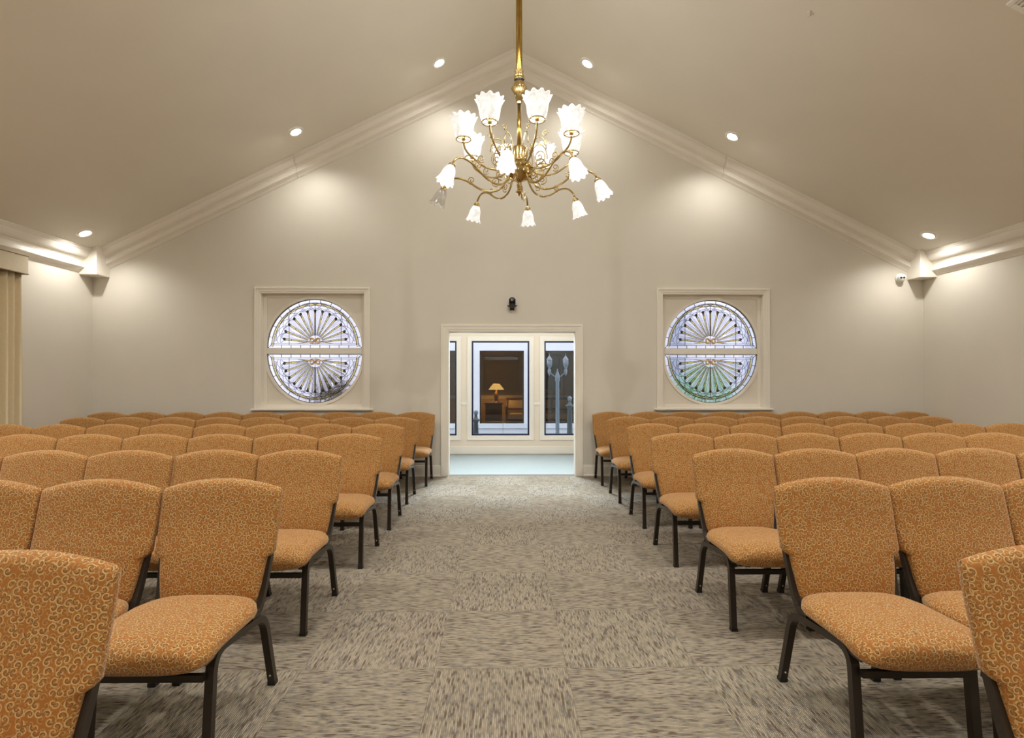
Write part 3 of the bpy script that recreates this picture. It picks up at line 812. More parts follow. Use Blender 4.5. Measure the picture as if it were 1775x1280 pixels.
cup_up = mesh_of(MB().lathe([(0.008, -0.012), (0.016, -0.004), (0.018, 0.02), (0.012, 0.035)], 16).tube([(0.061*cos(t), 0.061*sin(t), 0.002) for t in [2*pi*q/24 for q in range(25)]], 0.005, 6, up=(0, 0, 1))
                 .tube([(-0.056, 0, 0.004), (0.056, 0, 0.004)], 0.003, 6, up=(0, 0, 1)).tube([(0, -0.056, 0.004), (0, 0.056, 0.004)], 0.003, 6, up=(0, 0, 1)), 'shade_holder', 'brass')
def bulb_light(parent, loc, power):
    d = bpy.data.lights.new('shade_bulb', 'POINT'); d.energy = power; d.color = WARM; d.shadow_soft_size = 0.05
    return link('shade_bulb', d, parent, loc)
for tier in (0, 1):
    for k in range(8):
        al = radians((-9.0 if tier == 0 else 15.0) + 45*k)       # from the camera side, towards +X
        rz = al - pi/2
        arm = link('arm', ME_ARM[tier], ch); arm.rotation_euler = (0, 0, rz)
        for m_ in ME_SC[tier]: link('scroll', m_, arm)
        if tier == 0:
            hold = link('shade_holder', cup_lo, arm, (0.657, 0, zc(3.015))); hold.rotation_euler = (0, radians(-20), 0)
            off = (k == 6)
            sh = link('glass_shade', SH_OFF if off else SH_LO, arm, (0.664, 0, zc(2.995))); sh.rotation_euler = (0, radians(180-24), 0)
            if off: sh['label'] = 'unlit clear ruffled shade'
            else: bulb_light(arm, (0.735, 0, zc(2.80)), BULB_LOW)
        else:
            link('shade_holder', cup_up, arm, (0.48, 0, zc(3.325)))
            link('glass_shade', SH_UP, arm, (0.48, 0, zc(3.33)))
            bulb_light(arm, (0.48, 0, zc(3.56)), BULB_UP)

# ------------------------------------------------------------------ chairs
def yb(z): return -0.118*(0.90-z)/0.49                    # lean of the back
def backrest_mesh():
    z0 = 0.405
    vl = [0, 0.02, 0.06, 0.14, 0.24, 0.33, 0.385, 0.402, 0.418, 0.44, 0.52, 0.62, 0.72, 0.82, 0.90, 0.95, 0.98, 1.0]
    sl = [-1, -0.985, -0.95, -0.88, -0.75, -0.55, -0.35, -0.15, 0.15, 0.35, 0.55, 0.75, 0.88, 0.95, 0.985, 1]
    def hw(v):
        if v <= 0.385: return 0.199+0.024*v/0.385 - 0.02*max(0, 1-v/0.03)
        if v < 0.44:
            t = (v-0.385)/0.055; return 0.223+0.028*t**0.8
        return 0.251+0.004*min(1, (v-0.44)/0.3)
    def pos(s, v, side):
        w = hw(v); x = s*w
        zt = 0.905-0.042*(x/0.255)**2
        z = z0+v*(zt-z0)
        g = (max(0, 1-abs(s)**14))**(1/4) * (max(0, 1-abs(2*v-1)**18))**(1/3)
        bow = 0.012*(1-s*s)                               # cushion crown
        lum = 0.010*sin(min(1, v/0.6)*pi)
        y = yb(z) + (-(0.020+bow+lum)*g if side == 0 else 0.026*g)
        return (x, y, z)
    mb = MB(); ns, nv = len(sl), len(vl); vs = []
    for side in (0, 1):
        for v in vl:
            for s in sl: vs.append(pos(s, v, side))
    fs = []
    for i in range(nv-1):
        for j in range(ns-1):
            a = i*ns+j; fs.append((a, a+1, a+ns+1, a+ns)); b = a+ns*nv; fs.append((b, b+ns, b+ns+1, b+1))
    o = ns*nv
    mb.add(vs, fs, True)
    import bmesh
    me = mb.mesh('backrest'); bm = bmesh.new(); bm.from_mesh(me); bmesh.ops.remove_doubles(bm, verts=bm.verts, dist=0.0005)
    bmesh.ops.recalc_face_normals(bm, faces=bm.faces); bm.to_mesh(me); bm.free()
    for p in me.polygons: p.use_smooth = True
    me.materials.append(M['fabric']); box_uv(me); return me
def seat_mesh():
    y0, y1 = -0.115, -0.60
    sl = [-1, -0.99, -0.96, -0.90, -0.80, -0.62, -0.4, -0.15, 0.15, 0.4, 0.62, 0.80, 0.90, 0.96, 0.99, 1]
    vl = [0, 0.012, 0.04, 0.09, 0.16, 0.26, 0.38, 0.5, 0.62, 0.74, 0.84, 0.91, 0.96, 0.988, 1.0]
    def hw(v):
        t = min(1, v/0.28); a = 0.185+0.062*sin(t*pi/2)
        e = max(0, (v-0.86)/0.14); return a-0.035*e**2.5
    mb = MB(); vs = []; ns, nv = len(sl), len(vl)
    for side in (0, 1):
        for v in vl:
            for s in sl:
                x = s*hw(v); y = y0+(y1-y0)*v
                g = (max(0, 1-abs(s)**3.2))**(1/2.6) * (max(0, 1-abs(2*v-1)**7))**(1/3)
                zm = 0.405+0.012*v - 0.016*max(0, (v-0.75)/0.25)**2
                z = zm + (0.056*g if side == 0 else -(0.024+0.034*min(1, max(0, (v-0.72)/0.12)))*g)
                vs.append((x, y, z))
    fs = []
    for i in range(nv-1):
        for j in range(ns-1):
            a = i*ns+j; fs.append((a, a+1, a+ns+1, a+ns)); b = a+ns*nv; fs.append((b, b+ns, b+ns+1, b+1))
    mb.add(vs, fs, True)
    import bmesh
    me = mb.mesh('seat'); bm = bmesh.new(); bm.from_mesh(me); bmesh.ops.remove_doubles(bm, verts=bm.verts, dist=0.0005)
    bmesh.ops.recalc_face_normals(bm, faces=bm.faces); bm.to_mesh(me); bm.free()
    for p in me.polygons: p.use_smooth = True
    me.materials.append(M['fabric']); box_uv(me); return me

LX = 0.207
def leg_meshes(s):
    x = s*LX
    full = fillet([(x, 0.004, 0.012), (x, -0.088, 0.345), (x, -0.47, 0.385), (x, -0.505, 0.012)], 0.075, 6)
    # cut into rear leg, side rail and front leg at the fillets
    n = len(full)
    rear = full[0:1+7]; rail = full[1+6:1+8]; front = full[1+7:]
    out = []
    for nm, p in (('rear_leg', rear), ('side_rail', rail), ('front_leg', front)):
        out.append((nm, mesh_of(MB().tube(p, 0.015, square=True, up=(1, 0, 0), ry=0.0135), nm, 'bronze')))
    up = fillet([(s*0.224, yb(0.80)+0.010, 0.80), (s*0.229, yb(0.63)+0.012, 0.63), (s*0.216, yb(0.46)+0.010, 0.46), (s*0.207, -0.125, 0.375), (s*0.207, -0.20, 0.371)], 0.06, 5)
    out.append(('back_upright', mesh_of(MB().tube(up, 0.0105, square=True, up=(1, 0, 0), ry=0.0125), 'back_upright', 'bronze')))
    for y in (0.0045, -0.505):
        out.append(('foot_glide', mesh_of(MB().box((x-0.0165, y-0.0155, 0.0), (x+0.0165, y+0.0155, 0.016)), 'foot_glide', 'glide')))
    out.append(('bolt', mesh_of(MB().lathe([(0.005, 0.0), (0.0045, 0.003), (0.0005, 0.004)], 8, M4=Matrix.Rotation(radians(90), 4, 'X'), c=(x, -0.0225, 0.05)), 'bolt', 'bolt')))
    br = MB().box((x-0.012, -0.53, 0.366), (x+0.012, -0.40, 0.388))
    out.append(('seat_bracket', mesh_of(br, 'seat_bracket', 'black')))
    return out
CH_PARTS = [('seat', seat_mesh()), ('backrest', backrest_mesh())]
for s in (-1, 1): CH_PARTS += leg_meshes(s)
CH_PARTS.append(('stretcher', mesh_of(MB().box((-LX+0.01, -0.512, 0.300), (LX-0.01, -0.492, 0.324)), 'stretcher', 'bronze')))
CH_PARTS.append(('stretcher', mesh_of(MB().box((-LX+0.01, -0.145, 0.325), (LX-0.01, -0.120, 0.345)), 'stretcher', 'bronze')))
CH_PARTS.append(('seat_board', mesh_of(MB().box((-0.175, -0.54, 0.372), (0.175, -0.14, 0.386)), 'seat_board', 'black')))

ORD = ['first', 'second', 'third', 'fourth', 'fifth', 'sixth', 'seventh', 'eighth', 'ninth']
PITCH = 0.5145
ROWY = [7.15, 6.185, 5.22, 4.255, 3.29, 2.325, 1.36]         # back row first
ROWN = ['row against the back wall', 'second row from back wall', 'third row from back wall', 'fourth row from back wall',
        'third row from the front', 'second row from the front', 'front row']
LEFT_X = [-0.915, -0.985, -0.967, -0.962, -0.990, -0.962, -0.968]
RIGHT_X = [1.207, 1.214, 1.220, 1.183, 1.180, 1.190, 1.190]
LEFT_N = [9, 8, 8, 7, 5, 4, 2]
RIGHT_N = [9, 8, 8, 7, 6, 4, 2]
first = None
def place_chair(x, y, rz, label, group):
    r = empty('stacking_chair', (x, y, 0), rz); tag(r, label, 'chair', group)
    for nm, me in CH_PARTS: link(nm, me, r)
rnd = random.Random(3)
for side, ends, counts, where in ((-1, LEFT_X, LEFT_N, 'drape side'), (1, RIGHT_X, RIGHT_N, 'side without drape')):
    for r in range(7):
        for k in range(counts[r]):
            x = ends[r] + side*(PITCH*(k+0.5))
            j = rnd.uniform(-0.012, 0.012)
            if r == 6: lab = 'brown scroll-patterned chair back, front row, %s from aisle, %s' % (ORD[k], where)
            else: lab = 'brown patterned chair, %s from aisle, %s, %s' % (ORD[k], ROWN[r], where)
            place_chair(x, ROWY[r]+j, rnd.uniform(-0.008, 0.008), lab, 'brown chairs in rows, ' + where)

# ------------------------------------------------------------------ drape and cornice
def drape():
    mb = MB(); vs = []; zs = [0.02, 0.5, 1.0, 1.5, 2.0, 2.45, 2.62]
    ys = [4.9+i*0.0075 for i in range(171)]
    def off(y, z):
        t = (6.175-y)
        p = t*2*pi/0.085 if t < 0.22 else 0.22*2*pi/0.085+(t-0.22)*2*pi/0.13
        a = 0.026 if t < 0.22 else 0.036
        return XL+0.055+a*sin(p+0.25*sin(z*1.3)) + 0.006*sin(p*0.5+z)
    for z in zs:
        for y in ys: vs.append((off(y, z), y, z))
    n = len(ys); fs = [(i*n+j, i*n+j+1, (i+1)*n+j+1, (i+1)*n+j) for i in range(len(zs)-1) for j in range(n-1)]
    mb.add(vs, fs, True)
    o = mb.build('curtain_drape', 'drape')
    m = o.modifiers.new('thick', 'SOLIDIFY'); m.thickness = 0.004
    return o
tag(drape(), 'cream pleated floor-length drape hanging under the padded cornice', 'curtain')
co = empty('window_cornice', (XL, 5.3, 2.55)); tag(co, 'cream padded cornice box above the pleated drape', 'cornice')
MB().box((0.115, -0.9, 0.0), (0.135, 0.885, 0.212)).build('front_board', 'cornice', co, bevel=0.006)
MB().box((0.0, 0.865, 0.0), (0.115, 0.885, 0.212)).build('end_board', 'cornice', co, bevel=0.006)
MB().box((0.0, -0.9, 0.195), (0.115, 0.865, 0.21)).build('top_board', 'cornice', co)
for z in (0.003, 0.209): MB().tube([(0.136, -0.9, z), (0.136, 0.886, z), (0.0, 0.887, z)], 0.0045, 6, up=(0, 0, 1)).build('piping', 'piping', co)

# ------------------------------------------------------------------ cameras on the wall, ceiling register
pz = empty('video_camera', (0.125, YB, 2.32)); tag(pz, 'black video camera on a round bracket above the doorway', 'camera')
MB().box((-0.03, -0.012, -0.02), (0.03, 0.0, 0.05)).build('wall_plate', 'black', pz, bevel=0.002)
MB().lathe([(0.0005, 0.0), (0.035, 0.002), (0.045, 0.016), (0.068, 0.026), (0.070, 0.032), (0.0005, 0.033)], 28, c=(0, -0.08, 0)).build('shelf_bracket', 'black', pz)
MB().lathe([(0.0005, 0.034), (0.040, 0.034), (0.040, 0.052), (0.036, 0.056), (0.0005, 0.056)], 28, c=(0, -0.08, 0)).build('base', 'black', pz)
for s in (-1, 1): MB().box((s*0.040-0.006, -0.108, 0.05), (s*0.040+0.006, -0.052, 0.125)).build('yoke_arm', 'black', pz, bevel=0.003)
MB().lathe([(0.0005, -0.050), (0.034, -0.046), (0.042, -0.01), (0.040, 0.012), (0.030, 0.032), (0.014, 0.042), (0.0005, 0.044)], 24, c=(0, -0.08, 0.108)).build('head', 'black', pz)
MB().lathe([(0.018, 0.0), (0.020, 0.012), (0.014, 0.014), (0.0005, 0.009)], 20, M4=Matrix.Rotation(radians(90), 4, 'X'), c=(0, -0.114, 0.11)).build('lens', M['lantern_glass'], pz)

sc = empty('security_camera', (5.555, YB, 2.765)); tag(sc, 'small white turret security camera under the crown moulding', 'camera')
MB().lathe([(0.062, 0.0), (0.062, 0.018), (0.055, 0.026), (0.0005, 0.028)], 28, M4=Matrix.Rotation(radians(90), 4, 'X')).build('base', 'white_plastic', sc)
ball = MB().lathe([(0.0005, -0.034), (0.035, -0.026), (0.050, 0.0), (0.047, 0.025), (0.034, 0.042), (0.0005, 0.044)], 28, M4=Matrix.Rotation(radians(96), 4, 'X')).build('ball', 'white_plastic', sc, (-0.004, -0.055, -0.006))
ball.rotation_euler = (0, 0, radians(-24))
for s_ in (-1, 1): MB().lathe([(0.014, 0.0), (0.012, 0.006), (0.0005, 0.007)], 16, M4=Matrix.Rotation(radians(96), 4, 'X'), c=(s_*0.0165, -0.042, -0.005)).build('lens', 'black', ball)

vx, vy = 3.86, 3.50
rg = empty('ceiling_register', (vx, vy, ceil_z(vx)-0.001)); rg.rotation_euler = (0, atan2(SLOPE, 1), 0)
tag(rg, 'white air register on the ceiling slope at the picture corner', 'vent')
for a, b in (((-0.2, -0.3, -0.014), (-0.165, 0.3, 0)), ((0.165, -0.3, -0.014), (0.2, 0.3, 0)), ((-0.165, -0.3, -0.014), (0.165, -0.265, 0)), ((-0.165, 0.265, -0.014), (0.165, 0.3, 0))):
    MB().box(a, b).build('frame_bar', 'white_plastic', rg, bevel=0.003)
for k in range(11): MB().box((-0.15+k*0.03-0.009, -0.265, -0.010), (-0.15+k*0.03+0.004, 0.265, -0.006)).build('louvre', 'white_plastic', rg)

hk = MB().lathe([(0.022, 0.0), (0.020, -0.006), (0.007, -0.008), (0.006, -0.03), (0.014, -0.033), (0.0005, -0.036)], 14).build('sprinkler_head', 'ceiling', None, (2.697, 4.60, ceil_z(2.697)+0.001))
tag(hk, 'tiny sprinkler head on the bare ceiling slope near the register', 'sprinkler')

# ------------------------------------------------------------------ vestibule behind the doorway
VY = 9.52; VXL, VXR = -1.86, 2.05; VH = 4.85
struct(MB().box((VXL-0.1, YB+WT, -0.12), (VXR+0.1, VY+0.15, -0.002)).build('floor_2', 'vest_carpet'), 'pale carpet of the daylit vestibule beyond the doorway', 'floor')
WP, WCX, WGW, WGZ0, WGZ1 = 1.31, -0.046, 0.52, 0.333, 2.038     # window pitch, centre, half width, sill, head
wv = MB()
cuts = [VXL-0.1]
for k in (-1, 0, 1): cuts += [WCX+k*WP-WGW, WCX+k*WP+WGW]
cuts.append(VXR+0.1)
CLX0, CLX1, CLZ0, CLZ1 = -0.75, 1.0, 3.5, 4.7
def wallpart(a, b): wv.box(a, b)
wv.box((cuts[0], VY, -0.1), (cuts[-1], VY+0.15, WGZ0)); wv.box((cuts[0], VY, WGZ1), (cuts[-1], VY+0.15, CLZ0))
for i in range(0, len(cuts), 2): wv.box((cuts[i], VY, WGZ0), (cuts[i+1], VY+0.15, WGZ1))
wv.box((cuts[0], VY, CLZ0), (CLX0, VY+0.15, CLZ1)); wv.box((CLX1, VY, CLZ0), (cuts[-1], VY+0.15, CLZ1)); wv.box((cuts[0], VY, CLZ1), (cuts[-1], VY+0.15, VH))
struct(wv.build('wall_vestibule', 'vest_wall'), 'cream vestibule wall holding the tall navy-framed windows', 'wall')
struct(MB().box((VXL-0.1, YB+WT, -0.1), (VXL, VY, VH)).build('wall_vestibule_left', 'vest_wall'), 'cream end wall of the vestibule on the drape side', 'wall')
struct(MB().box((VXR, YB+WT, -0.1), (VXR+0.1, VY, VH)).build('wall_vestibule_right', 'vest_wall'), 'cream end wall of the vestibule opposite the drape side', 'wall')
struct(MB().box((VXL-0.1, YB+WT, VH), (VXR+0.1, VY+0.15, VH+0.1)).build('ceiling_2', 'vest_wall'), 'vestibule ceiling hidden above the door head', 'ceiling')
struct(MB().box((VXL, VY-0.02, 0), (VXR, VY, 0.138)).build('baseboard_vestibule', 'vest_trim', bevel=0.004), 'cream baseboard under the vestibule windows', 'baseboard')
for k, (xa, xb) in enumerate(((WCX-WP+WGW+0.083, WCX-WGW-0.083), (WCX+WGW+0.083, WCX+WP-WGW-0.083))):
    struct(MB().box((xa, VY-0.02, 0.885), (xb, VY, 0.94)).build('trim_%d' % (7+k), 'vest_trim', bevel=0.003),
           'short chair rail between vestibule windows, %s' % ('nearer the drape side' if k == 0 else 'nearer the lantern post'), 'chair rail')
VN = {-1: 'tall navy-framed vestibule window mostly hidden behind the door jamb', 0: 'central tall navy-framed vestibule window showing the table lamp', 1: 'tall navy-framed vestibule window showing the lantern post'}
def tall_window(idx, cx, y, label, wall_mat, fr_mat, glass, cas=True, face=-1, depth=0.07):
    w = empty('window_%d' % idx, (cx, y, WGZ0)); struct(w, label, 'window')
    H = WGZ1-WGZ0; f = 0.028
    if cas: casing(w, -WGW, WGW, 0, H, 0.08, 0.0, 0, 0, wall_mat, bottom=True, d=0.024)
    y0, y1 = 0.005, depth
    for nm, a, b in (('frame_stile', (-WGW, y0, 0), (-WGW+f, y1, H)), ('frame_stile', (WGW-f, y0, 0), (WGW, y1, H)), ('frame_rail', (-WGW+f, y0, 0), (WGW-f, y1, f)), ('frame_rail', (-WGW+f, y0, H-f), (WGW-f, y1, H))):
        MB().box(a, b).build(nm, fr_mat, w, bevel=0.002)
    MB().box((-WGW+f, 0.03, f), (WGW-f, 0.036, H-f)).build('pane', glass, w)
for k in (-1, 0, 1): tall_window(4+k, WCX+k*WP, VY, VN[k], 'vest_trim', 'navy', 'pane')
cw = empty('window_9', ((CLX0+CLX1)/2, VY, CLZ0)); struct(cw, 'high clerestory window added out of view to light the vestibule floor', 'window')  # unseen window, added as a source for the vestibule area light
hwc = (CLX1-CLX0)/2
for a, b in (((-hwc, 0.02, 0), (-hwc+0.04, 0.09, 1.2)), ((hwc-0.04, 0.02, 0), (hwc, 0.09, 1.2)), ((-hwc+0.04, 0.02, 0), (hwc-0.04, 0.09, 0.04)), ((-hwc+0.04, 0.02, 1.16), (hwc-0.04, 0.09, 1.2))):
    MB().box(a, b).build('frame_bar', 'navy', cw)
MB().box((-hwc+0.04, 0.05, 0.04), (hwc-0.04, 0.056, 1.16)).build('pane', 'pane', cw)

# ------------------------------------------------------------------ courtyard and the parlour across it
struct(MB().box((-14, VY+0.15, -0.2), (14, 12.4, -0.06)).build('ground', 'paving'), 'grey courtyard paving between the two wings', 'paving')
OY = 12.4
struct(MB().box((-14, YB+WT+0.05, -0.25), (VXL-0.1, VY+0.16, -0.10)).build('ground_2', 'lawn'), 'strip of lawn outside the curtain-side round window', 'lawn')
struct(MB().box((VXR+0.1, YB+WT+0.05, -0.25), (14, VY+0.16, -0.10)).build('ground_3', 'lawn'), 'strip of lawn outside the shrub-side round window', 'lawn')
ow = MB(); oc = [-3.2]
for k in (-1, 0, 1): oc += [-0.03+k*WP-WGW, -0.03+k*WP+WGW]
oc.append(3.2)
ow.box((oc[0], OY, WGZ1-0.015), (oc[-1], OY+0.15, 3.4))
for i in range(0, len(oc), 2): ow.box((oc[i], OY, 0.31), (oc[i+1], OY+0.15, WGZ1-0.015))
struct(ow.build('wall_opposite', 'ext_white'), 'white trimmed wall of the wing across the courtyard', 'wall')
bands = empty('wall_opposite_base', (0, OY, 0)); struct(bands, 'grey stone courses below the windows across the courtyard', 'stone base')
for z0, z1, yo in ((-0.1, 0.045, 0.0), (0.05, 0.19, 0.0), (0.197, 0.31, -0.03)):
    for i in range(8): MB().box((-3.2+i*0.8+0.003, yo, z0), (-2.4+i*0.8-0.003, 0.15, z1)).build('stone_course', 'ext_stone', bands, bevel=0.004)
for k in (-1, 0, 1):
    lb = ['bronze-framed parlour window across the courtyard behind the drape-side pane', 'bronze-framed parlour window across the courtyard framing the table lamp', 'bronze-framed parlour window across the courtyard behind the lantern post'][k+1]
    tall_window(7+k if k < 1 else 8, -0.03+k*WP, OY+0.02, lb, 'ext_white', 'bronze', 'dark_pane', cas=False)
# outer walls either side of the vestibule, seen through the round windows
struct(MB().box((-14, 12.3, -0.2), (-3.2, 12.5, 4.2)).build('wall_garden', 'ext_wall'), 'pale rendered garden wall behind the curtain-side round window', 'wall')
struct(MB().box((3.2, 12.3, -0.2), (14, 12.5, 4.2)).build('wall_garden_2', 'ext_wall'), 'pale rendered garden wall behind the shrub', 'wall')
for k, x in enumerate((3.55, 5.15, 5.75)):
    o = MB().box((x-0.14, 10.6, -0.1), (x+0.14, 10.86, 3.0)).box((x-0.18, 10.56, -0.1), (x+0.18, 10.9, 0.1)).build('garden_column', 'ext_blue', bevel=0.01)
    tag(o, 'blue-grey garden column seen through leaded glass, %s' % ('nearest the doorway', 'middle of three', 'farthest from the doorway')[k], 'column', 'garden columns behind the shrub')
# parlour shell
PY = 15.0
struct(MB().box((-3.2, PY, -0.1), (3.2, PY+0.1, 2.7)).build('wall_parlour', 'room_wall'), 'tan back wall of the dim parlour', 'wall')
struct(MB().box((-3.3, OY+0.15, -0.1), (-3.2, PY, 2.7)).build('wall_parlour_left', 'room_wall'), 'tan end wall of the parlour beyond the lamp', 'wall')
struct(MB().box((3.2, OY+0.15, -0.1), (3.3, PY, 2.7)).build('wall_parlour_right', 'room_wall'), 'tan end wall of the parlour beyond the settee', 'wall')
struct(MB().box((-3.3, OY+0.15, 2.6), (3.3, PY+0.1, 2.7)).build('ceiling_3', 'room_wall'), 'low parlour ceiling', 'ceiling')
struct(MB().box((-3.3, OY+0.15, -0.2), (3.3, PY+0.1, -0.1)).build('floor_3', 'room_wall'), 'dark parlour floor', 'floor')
struct(MB().box((-3.2, PY-0.03, 0.80), (3.2, PY, 0.90)).build('trim_9', 'room_rail', bevel=0.006), 'cream chair rail across the parlour wall', 'chair rail')
FZ = -0.1
# table lamp on a chest
chest = empty('side_chest', (-0.245, 14.1, FZ)); tag(chest, 'dark mahogany chest of drawers under the table lamp', 'chest')
MB().box((-0.22, -0.2, 0.08), (0.22, 0.2, 0.80)).build('body', 'mahogany', chest, bevel=0.005)
MB().box((-0.25, -0.22, 0.80), (0.25, 0.22, 0.83)).build('top', 'mahogany', chest, bevel=0.005)
for k in range(3):
    dr = MB().box((-0.20, -0.215, 0.12+k*0.225), (0.20, -0.2, 0.325+k*0.225)).build('drawer', 'mahogany', chest, bevel=0.004)
    for s in (-1, 1): MB().lathe([(0.012, 0.0), (0.009, 0.012), (0.0005, 0.014)], 10, M4=Matrix.Rotation(radians(90), 4, 'X'), c=(s*0.1, -0.215, 0.22+k*0.225)).build('knob', 'brass', dr)
for sx in (-1, 1):
    for sy in (-1, 1): MB().box((sx*0.2-0.02, sy*0.18-0.02, 0), (sx*0.2+0.02, sy*0.18+0.02, 0.08)).build('foot', 'mahogany', chest)
tl = empty('table_lamp', (-0.18, 14.08, FZ+0.83)); tag(tl, 'glowing table lamp with pleated shade on the dark chest', 'lamp')
MB().lathe([(0.0005, 0), (0.09, 0.0), (0.085, 0.02), (0.05, 0.03), (0.045, 0.05), (0.055, 0.16), (0.04, 0.27), (0.018, 0.30), (0.015, 0.36)], 20).build('base', 'mahogany', tl)
def pleat(i, a, r, z): return r*(1+0.02*cos(28*a)), z
MB().lathe([(0.205, 0.345), (0.15, 0.42), (0.085, 0.50)], 112, mod=pleat).build('shade', 'lamp_shade', tl)
MB().lathe([(0.022, 0.50), (0.02, 0.515), (0.008, 0.525), (0.013, 0.54), (0.0005, 0.555)], 12).build('finial', 'mahogany', tl)
pl = bpy.data.lights.new('lamp_bulb', 'POINT'); pl.energy = 16; pl.color = (1.0, 0.62, 0.25); pl.shadow_soft_size = 0.03
plo = link('lamp_bulb', pl, tl, (0, 0, 0.40))
tag(MB().box((-0.04, -0.003, 0), (0.04, 0.003, 0.05)).build('card', 'paper', None, (-0.26, 13.93, FZ+0.83)), 'small white card standing on the chest by the lamp', 'card')
# side chair next to the chest
sd = empty('parlour_chair', (-0.80, 14.0, FZ)); tag(sd, 'dark wooden side chair with curved back beside the chest', 'chair')
MB().box((-0.22, -0.24, 0.42), (0.22, 0.22, 0.50)).build('seat', 'upholstery', sd, bevel=0.015)
for sx in (-1, 1):
    MB().box((sx*0.20-0.02, -0.23, 0), (sx*0.20+0.02, -0.19, 0.42)).build('leg', 'mahogany', sd)
    MB().tube([(sx*0.20, 0.2, 0.0), (sx*0.20, 0.2, 0.5), (sx*0.19, 0.24, 0.75), (sx*0.13, 0.27, 0.98)], 0.018, 8).build('back_post', 'mahogany', sd)
MB().tube([(-0.13, 0.27, 0.97), (0, 0.275, 1.02), (0.13, 0.27, 0.97)], 0.025, 8).build('top_rail', 'mahogany', sd)
MB().tube([(0, 0.21, 0.5), (0, 0.25, 0.75), (0, 0.27, 1.0)], 0.035, 8).build('splat', 'mahogany', sd)
# settee
st = empty('settee', (1.02, 14.15, FZ)); tag(st, 'wooden framed settee with beige seat behind the lantern post', 'settee')
MB().box((-0.90, -0.28, 0.40), (0.90, 0.24, 0.54)).build('seat_cushion', 'upholstery', st, bevel=0.02)
MB().box((-0.90, -0.25, 0.30), (0.90, 0.24, 0.40)).build('seat_frame', 'mahogany', st, bevel=0.01)
MB().box((-0.86, 0.22, 0.66), (0.86, 0.26, 0.90)).build('back_pad', 'upholstery', st, bevel=0.015)
for z in (0.62, 0.90): MB().box((-0.92, 0.20, z), (0.92, 0.27, z+0.05)).build('back_rail', 'mahogany', st, bevel=0.01)
for x in (-0.92, -0.3, 0.3, 0.92): MB().tube([(x, 0.235, 0), (x, 0.235, 0.95)], [0.025, 0.032], 8).build('back_post', 'mahogany', st)
for s in (-1, 1):
    MB().tube([(s*0.93, 0.22, 0.70), (s*0.95, 0, 0.72), (s*0.95, -0.25, 0.68)], 0.025, 8).build('arm', 'mahogany', st)
    MB().tube([(s*0.93, -0.25, 0), (s*0.93, -0.25, 0.68)], 0.025, 8).build('leg', 'mahogany', st)
# dark framed picture
pc = empty('framed_picture', (1.22, PY, 1.08)); tag(pc, 'dark framed picture on the parlour wall behind the lanterns', 'picture')
MB().box((-0.36, -0.02, 0.05), (0.36, -0.005, 0.95)).build('canvas', 'painting', pc)
for a, b in (((-0.42, -0.04, 0), (-0.36, 0, 1.0)), ((0.36, -0.04, 0), (0.42, 0, 1.0)), ((-0.36, -0.04, 0), (0.36, 0, 0.06)), ((-0.36, -0.04, 0.94), (0.36, 0, 1.0))):
    MB().box(a, b).build('frame_bar', 'mahogany', pc, bevel=0.008)

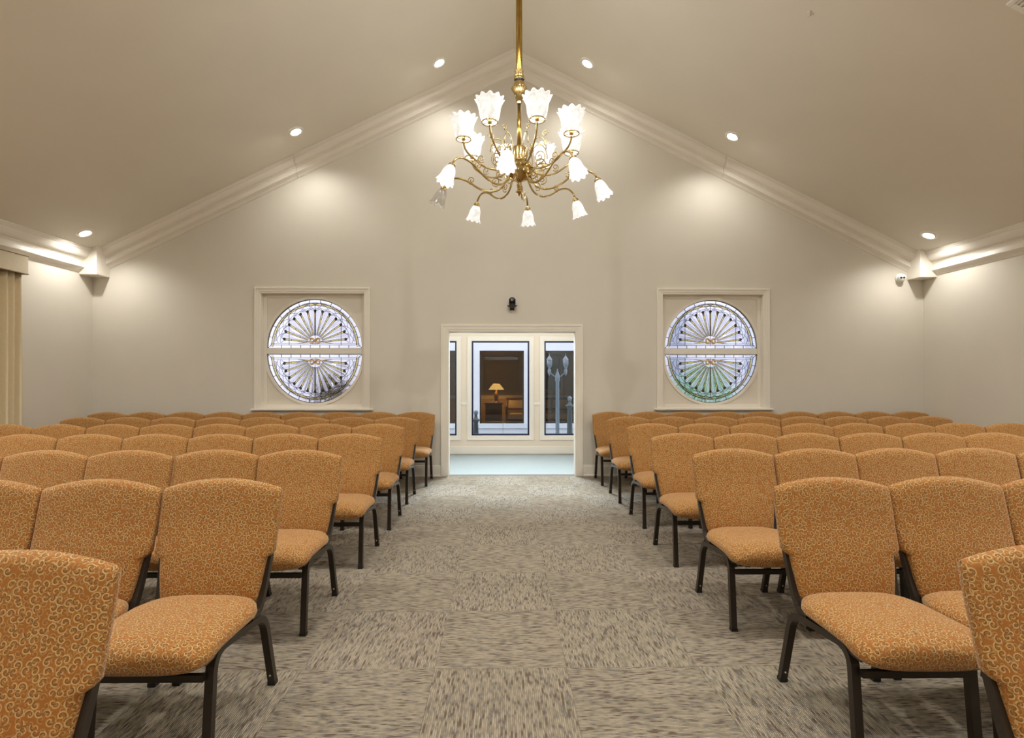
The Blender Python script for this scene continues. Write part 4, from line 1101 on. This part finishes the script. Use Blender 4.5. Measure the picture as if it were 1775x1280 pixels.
# twin lantern post and bollards in the courtyard
lp = empty('lantern_post', (1.135, 11.0, -0.06)); tag(lp, 'grey garden post carrying two glass lanterns on scrolled arms', 'lamp post')
def lz(z): return z+0.06
MB().lathe([(0.11, 0), (0.11, 0.05), (0.07, 0.1), (0.05, 0.2), (0.042, 0.25), (0.036, lz(1.30)), (0.048, lz(1.32)), (0.05, lz(1.42)), (0.03, lz(1.48)), (0.012, lz(1.52)), (0.016, lz(1.54)), (0.001, lz(1.58))], 20).build('pole', 'post', lp)
for s in (-1, 1):
    MB().tube(bez((s*0.03, 0, lz(1.43)), (s*0.08, 0, lz(1.36)), (s*0.11, 0, lz(1.50)), (s*0.17, 0, lz(1.47)), 10), 0.010, 8, up=(0, 1, 0)).build('arm', 'post', lp)
    ln = MB().lathe([(0.0005, lz(1.42)), (0.012, lz(1.43)), (0.008, lz(1.445)), (0.026, lz(1.46)), (0.034, lz(1.50)), (0.034, lz(1.54)), (0.022, lz(1.57)), (0.02, lz(1.585)), (0.042, lz(1.60)), (0.034, lz(1.61))], 16, c=(s*0.17, 0, 0)).build('lantern', 'post', lp)
    MB().lathe([(0.034, lz(1.61)), (0.055, lz(1.65)), (0.058, lz(1.71)), (0.05, lz(1.75))], 16, c=(s*0.17, 0, 0)).build('lantern_glass', 'lantern_glass', ln)
    for q in range(6):
        a = q*pi/3
        MB().tube([(s*0.17+r*cos(a), r*sin(a), lz(z)) for r, z in ((0.035, 1.61), (0.056, 1.65), (0.059, 1.71), (0.052, 1.75))], 0.004, 5).build('lantern_bar', 'post', ln)
    MB().lathe([(0.064, lz(1.75)), (0.06, lz(1.765)), (0.035, lz(1.80)), (0.02, lz(1.825)), (0.006, lz(1.835)), (0.01, lz(1.85)), (0.001, lz(1.90))], 16, c=(s*0.17, 0, 0)).build('lantern_cap', 'post', ln)
for x, y, lb in ((1.36, 10.75, 'dark cast bollard with ball finial beside the lantern post'), (-0.53, 10.3, 'dark cast bollard half hidden by the central window frame')):
    b = empty('garden_bollard', (x, y, -0.06)); tag(b, lb, 'bollard', 'courtyard bollards')
    hb = 1.0 if x > 0 else 0.74
    MB().lathe([(0.10, 0), (0.10, 0.06), (0.075, 0.09), (0.062, 0.12), (0.045, hb-0.18), (0.06, hb-0.15), (0.085, hb-0.135), (0.085, hb-0.12), (0.045, hb-0.10), (0.03, hb-0.06), (0.03, hb-0.03)], 16).build('column', 'post_dark', b)
    MB().lathe([(0.02, hb-0.04), (0.038, hb-0.015), (0.046, hb+0.02), (0.034, hb+0.052), (0.001, hb+0.066)], 16).build('ball_finial', M['post'], b)

# shrubs outside the round windows
def shrub(name, x, y, h, r, mat, label, seed, n=900):
    rn = random.Random(seed); o = empty(name, (x, y, -0.1)); tag(o, label, 'shrub')
    MB().tube([(0, 0, 0), (0.03, 0, h*0.4), (0.0, 0.02, h*0.7)], [0.03, 0.02, 0.01], 7).build('stem', 'bark', o)
    mb = MB()
    for i in range(n):
        a = rn.uniform(0, 2*pi); e = rn.uniform(-1, 1); rr = rn.uniform(0.35, 1)**0.5
        c = Vector((r*rr*cos(a)*sqrt(1-e*e), r*rr*sin(a)*sqrt(1-e*e), h*0.55+h*0.45*rr*e))
        d1 = Vector((rn.gauss(0, 1), rn.gauss(0, 1), rn.gauss(0, 1))).normalized(); d2 = d1.orthogonal().normalized()
        l = rn.uniform(0.05, 0.09); w = l*0.45
        mb.add([c-d1*l, c+d2*w, c+d1*l, c-d2*w], [(0, 1, 2, 3)])
    f = mb.build('foliage', mat, o, inv=False); f['kind'] = 'stuff'
shrub('garden_shrub', 3.52, 9.3, 1.72, 0.62, 'leaf', 'round green shrub glimpsed through the leaded window', 5)
shrub('garden_shrub', -2.95, 9.2, 1.55, 0.40, 'leaf_dark', 'low dark shrub behind the curtain-side leaded window', 9, 600)
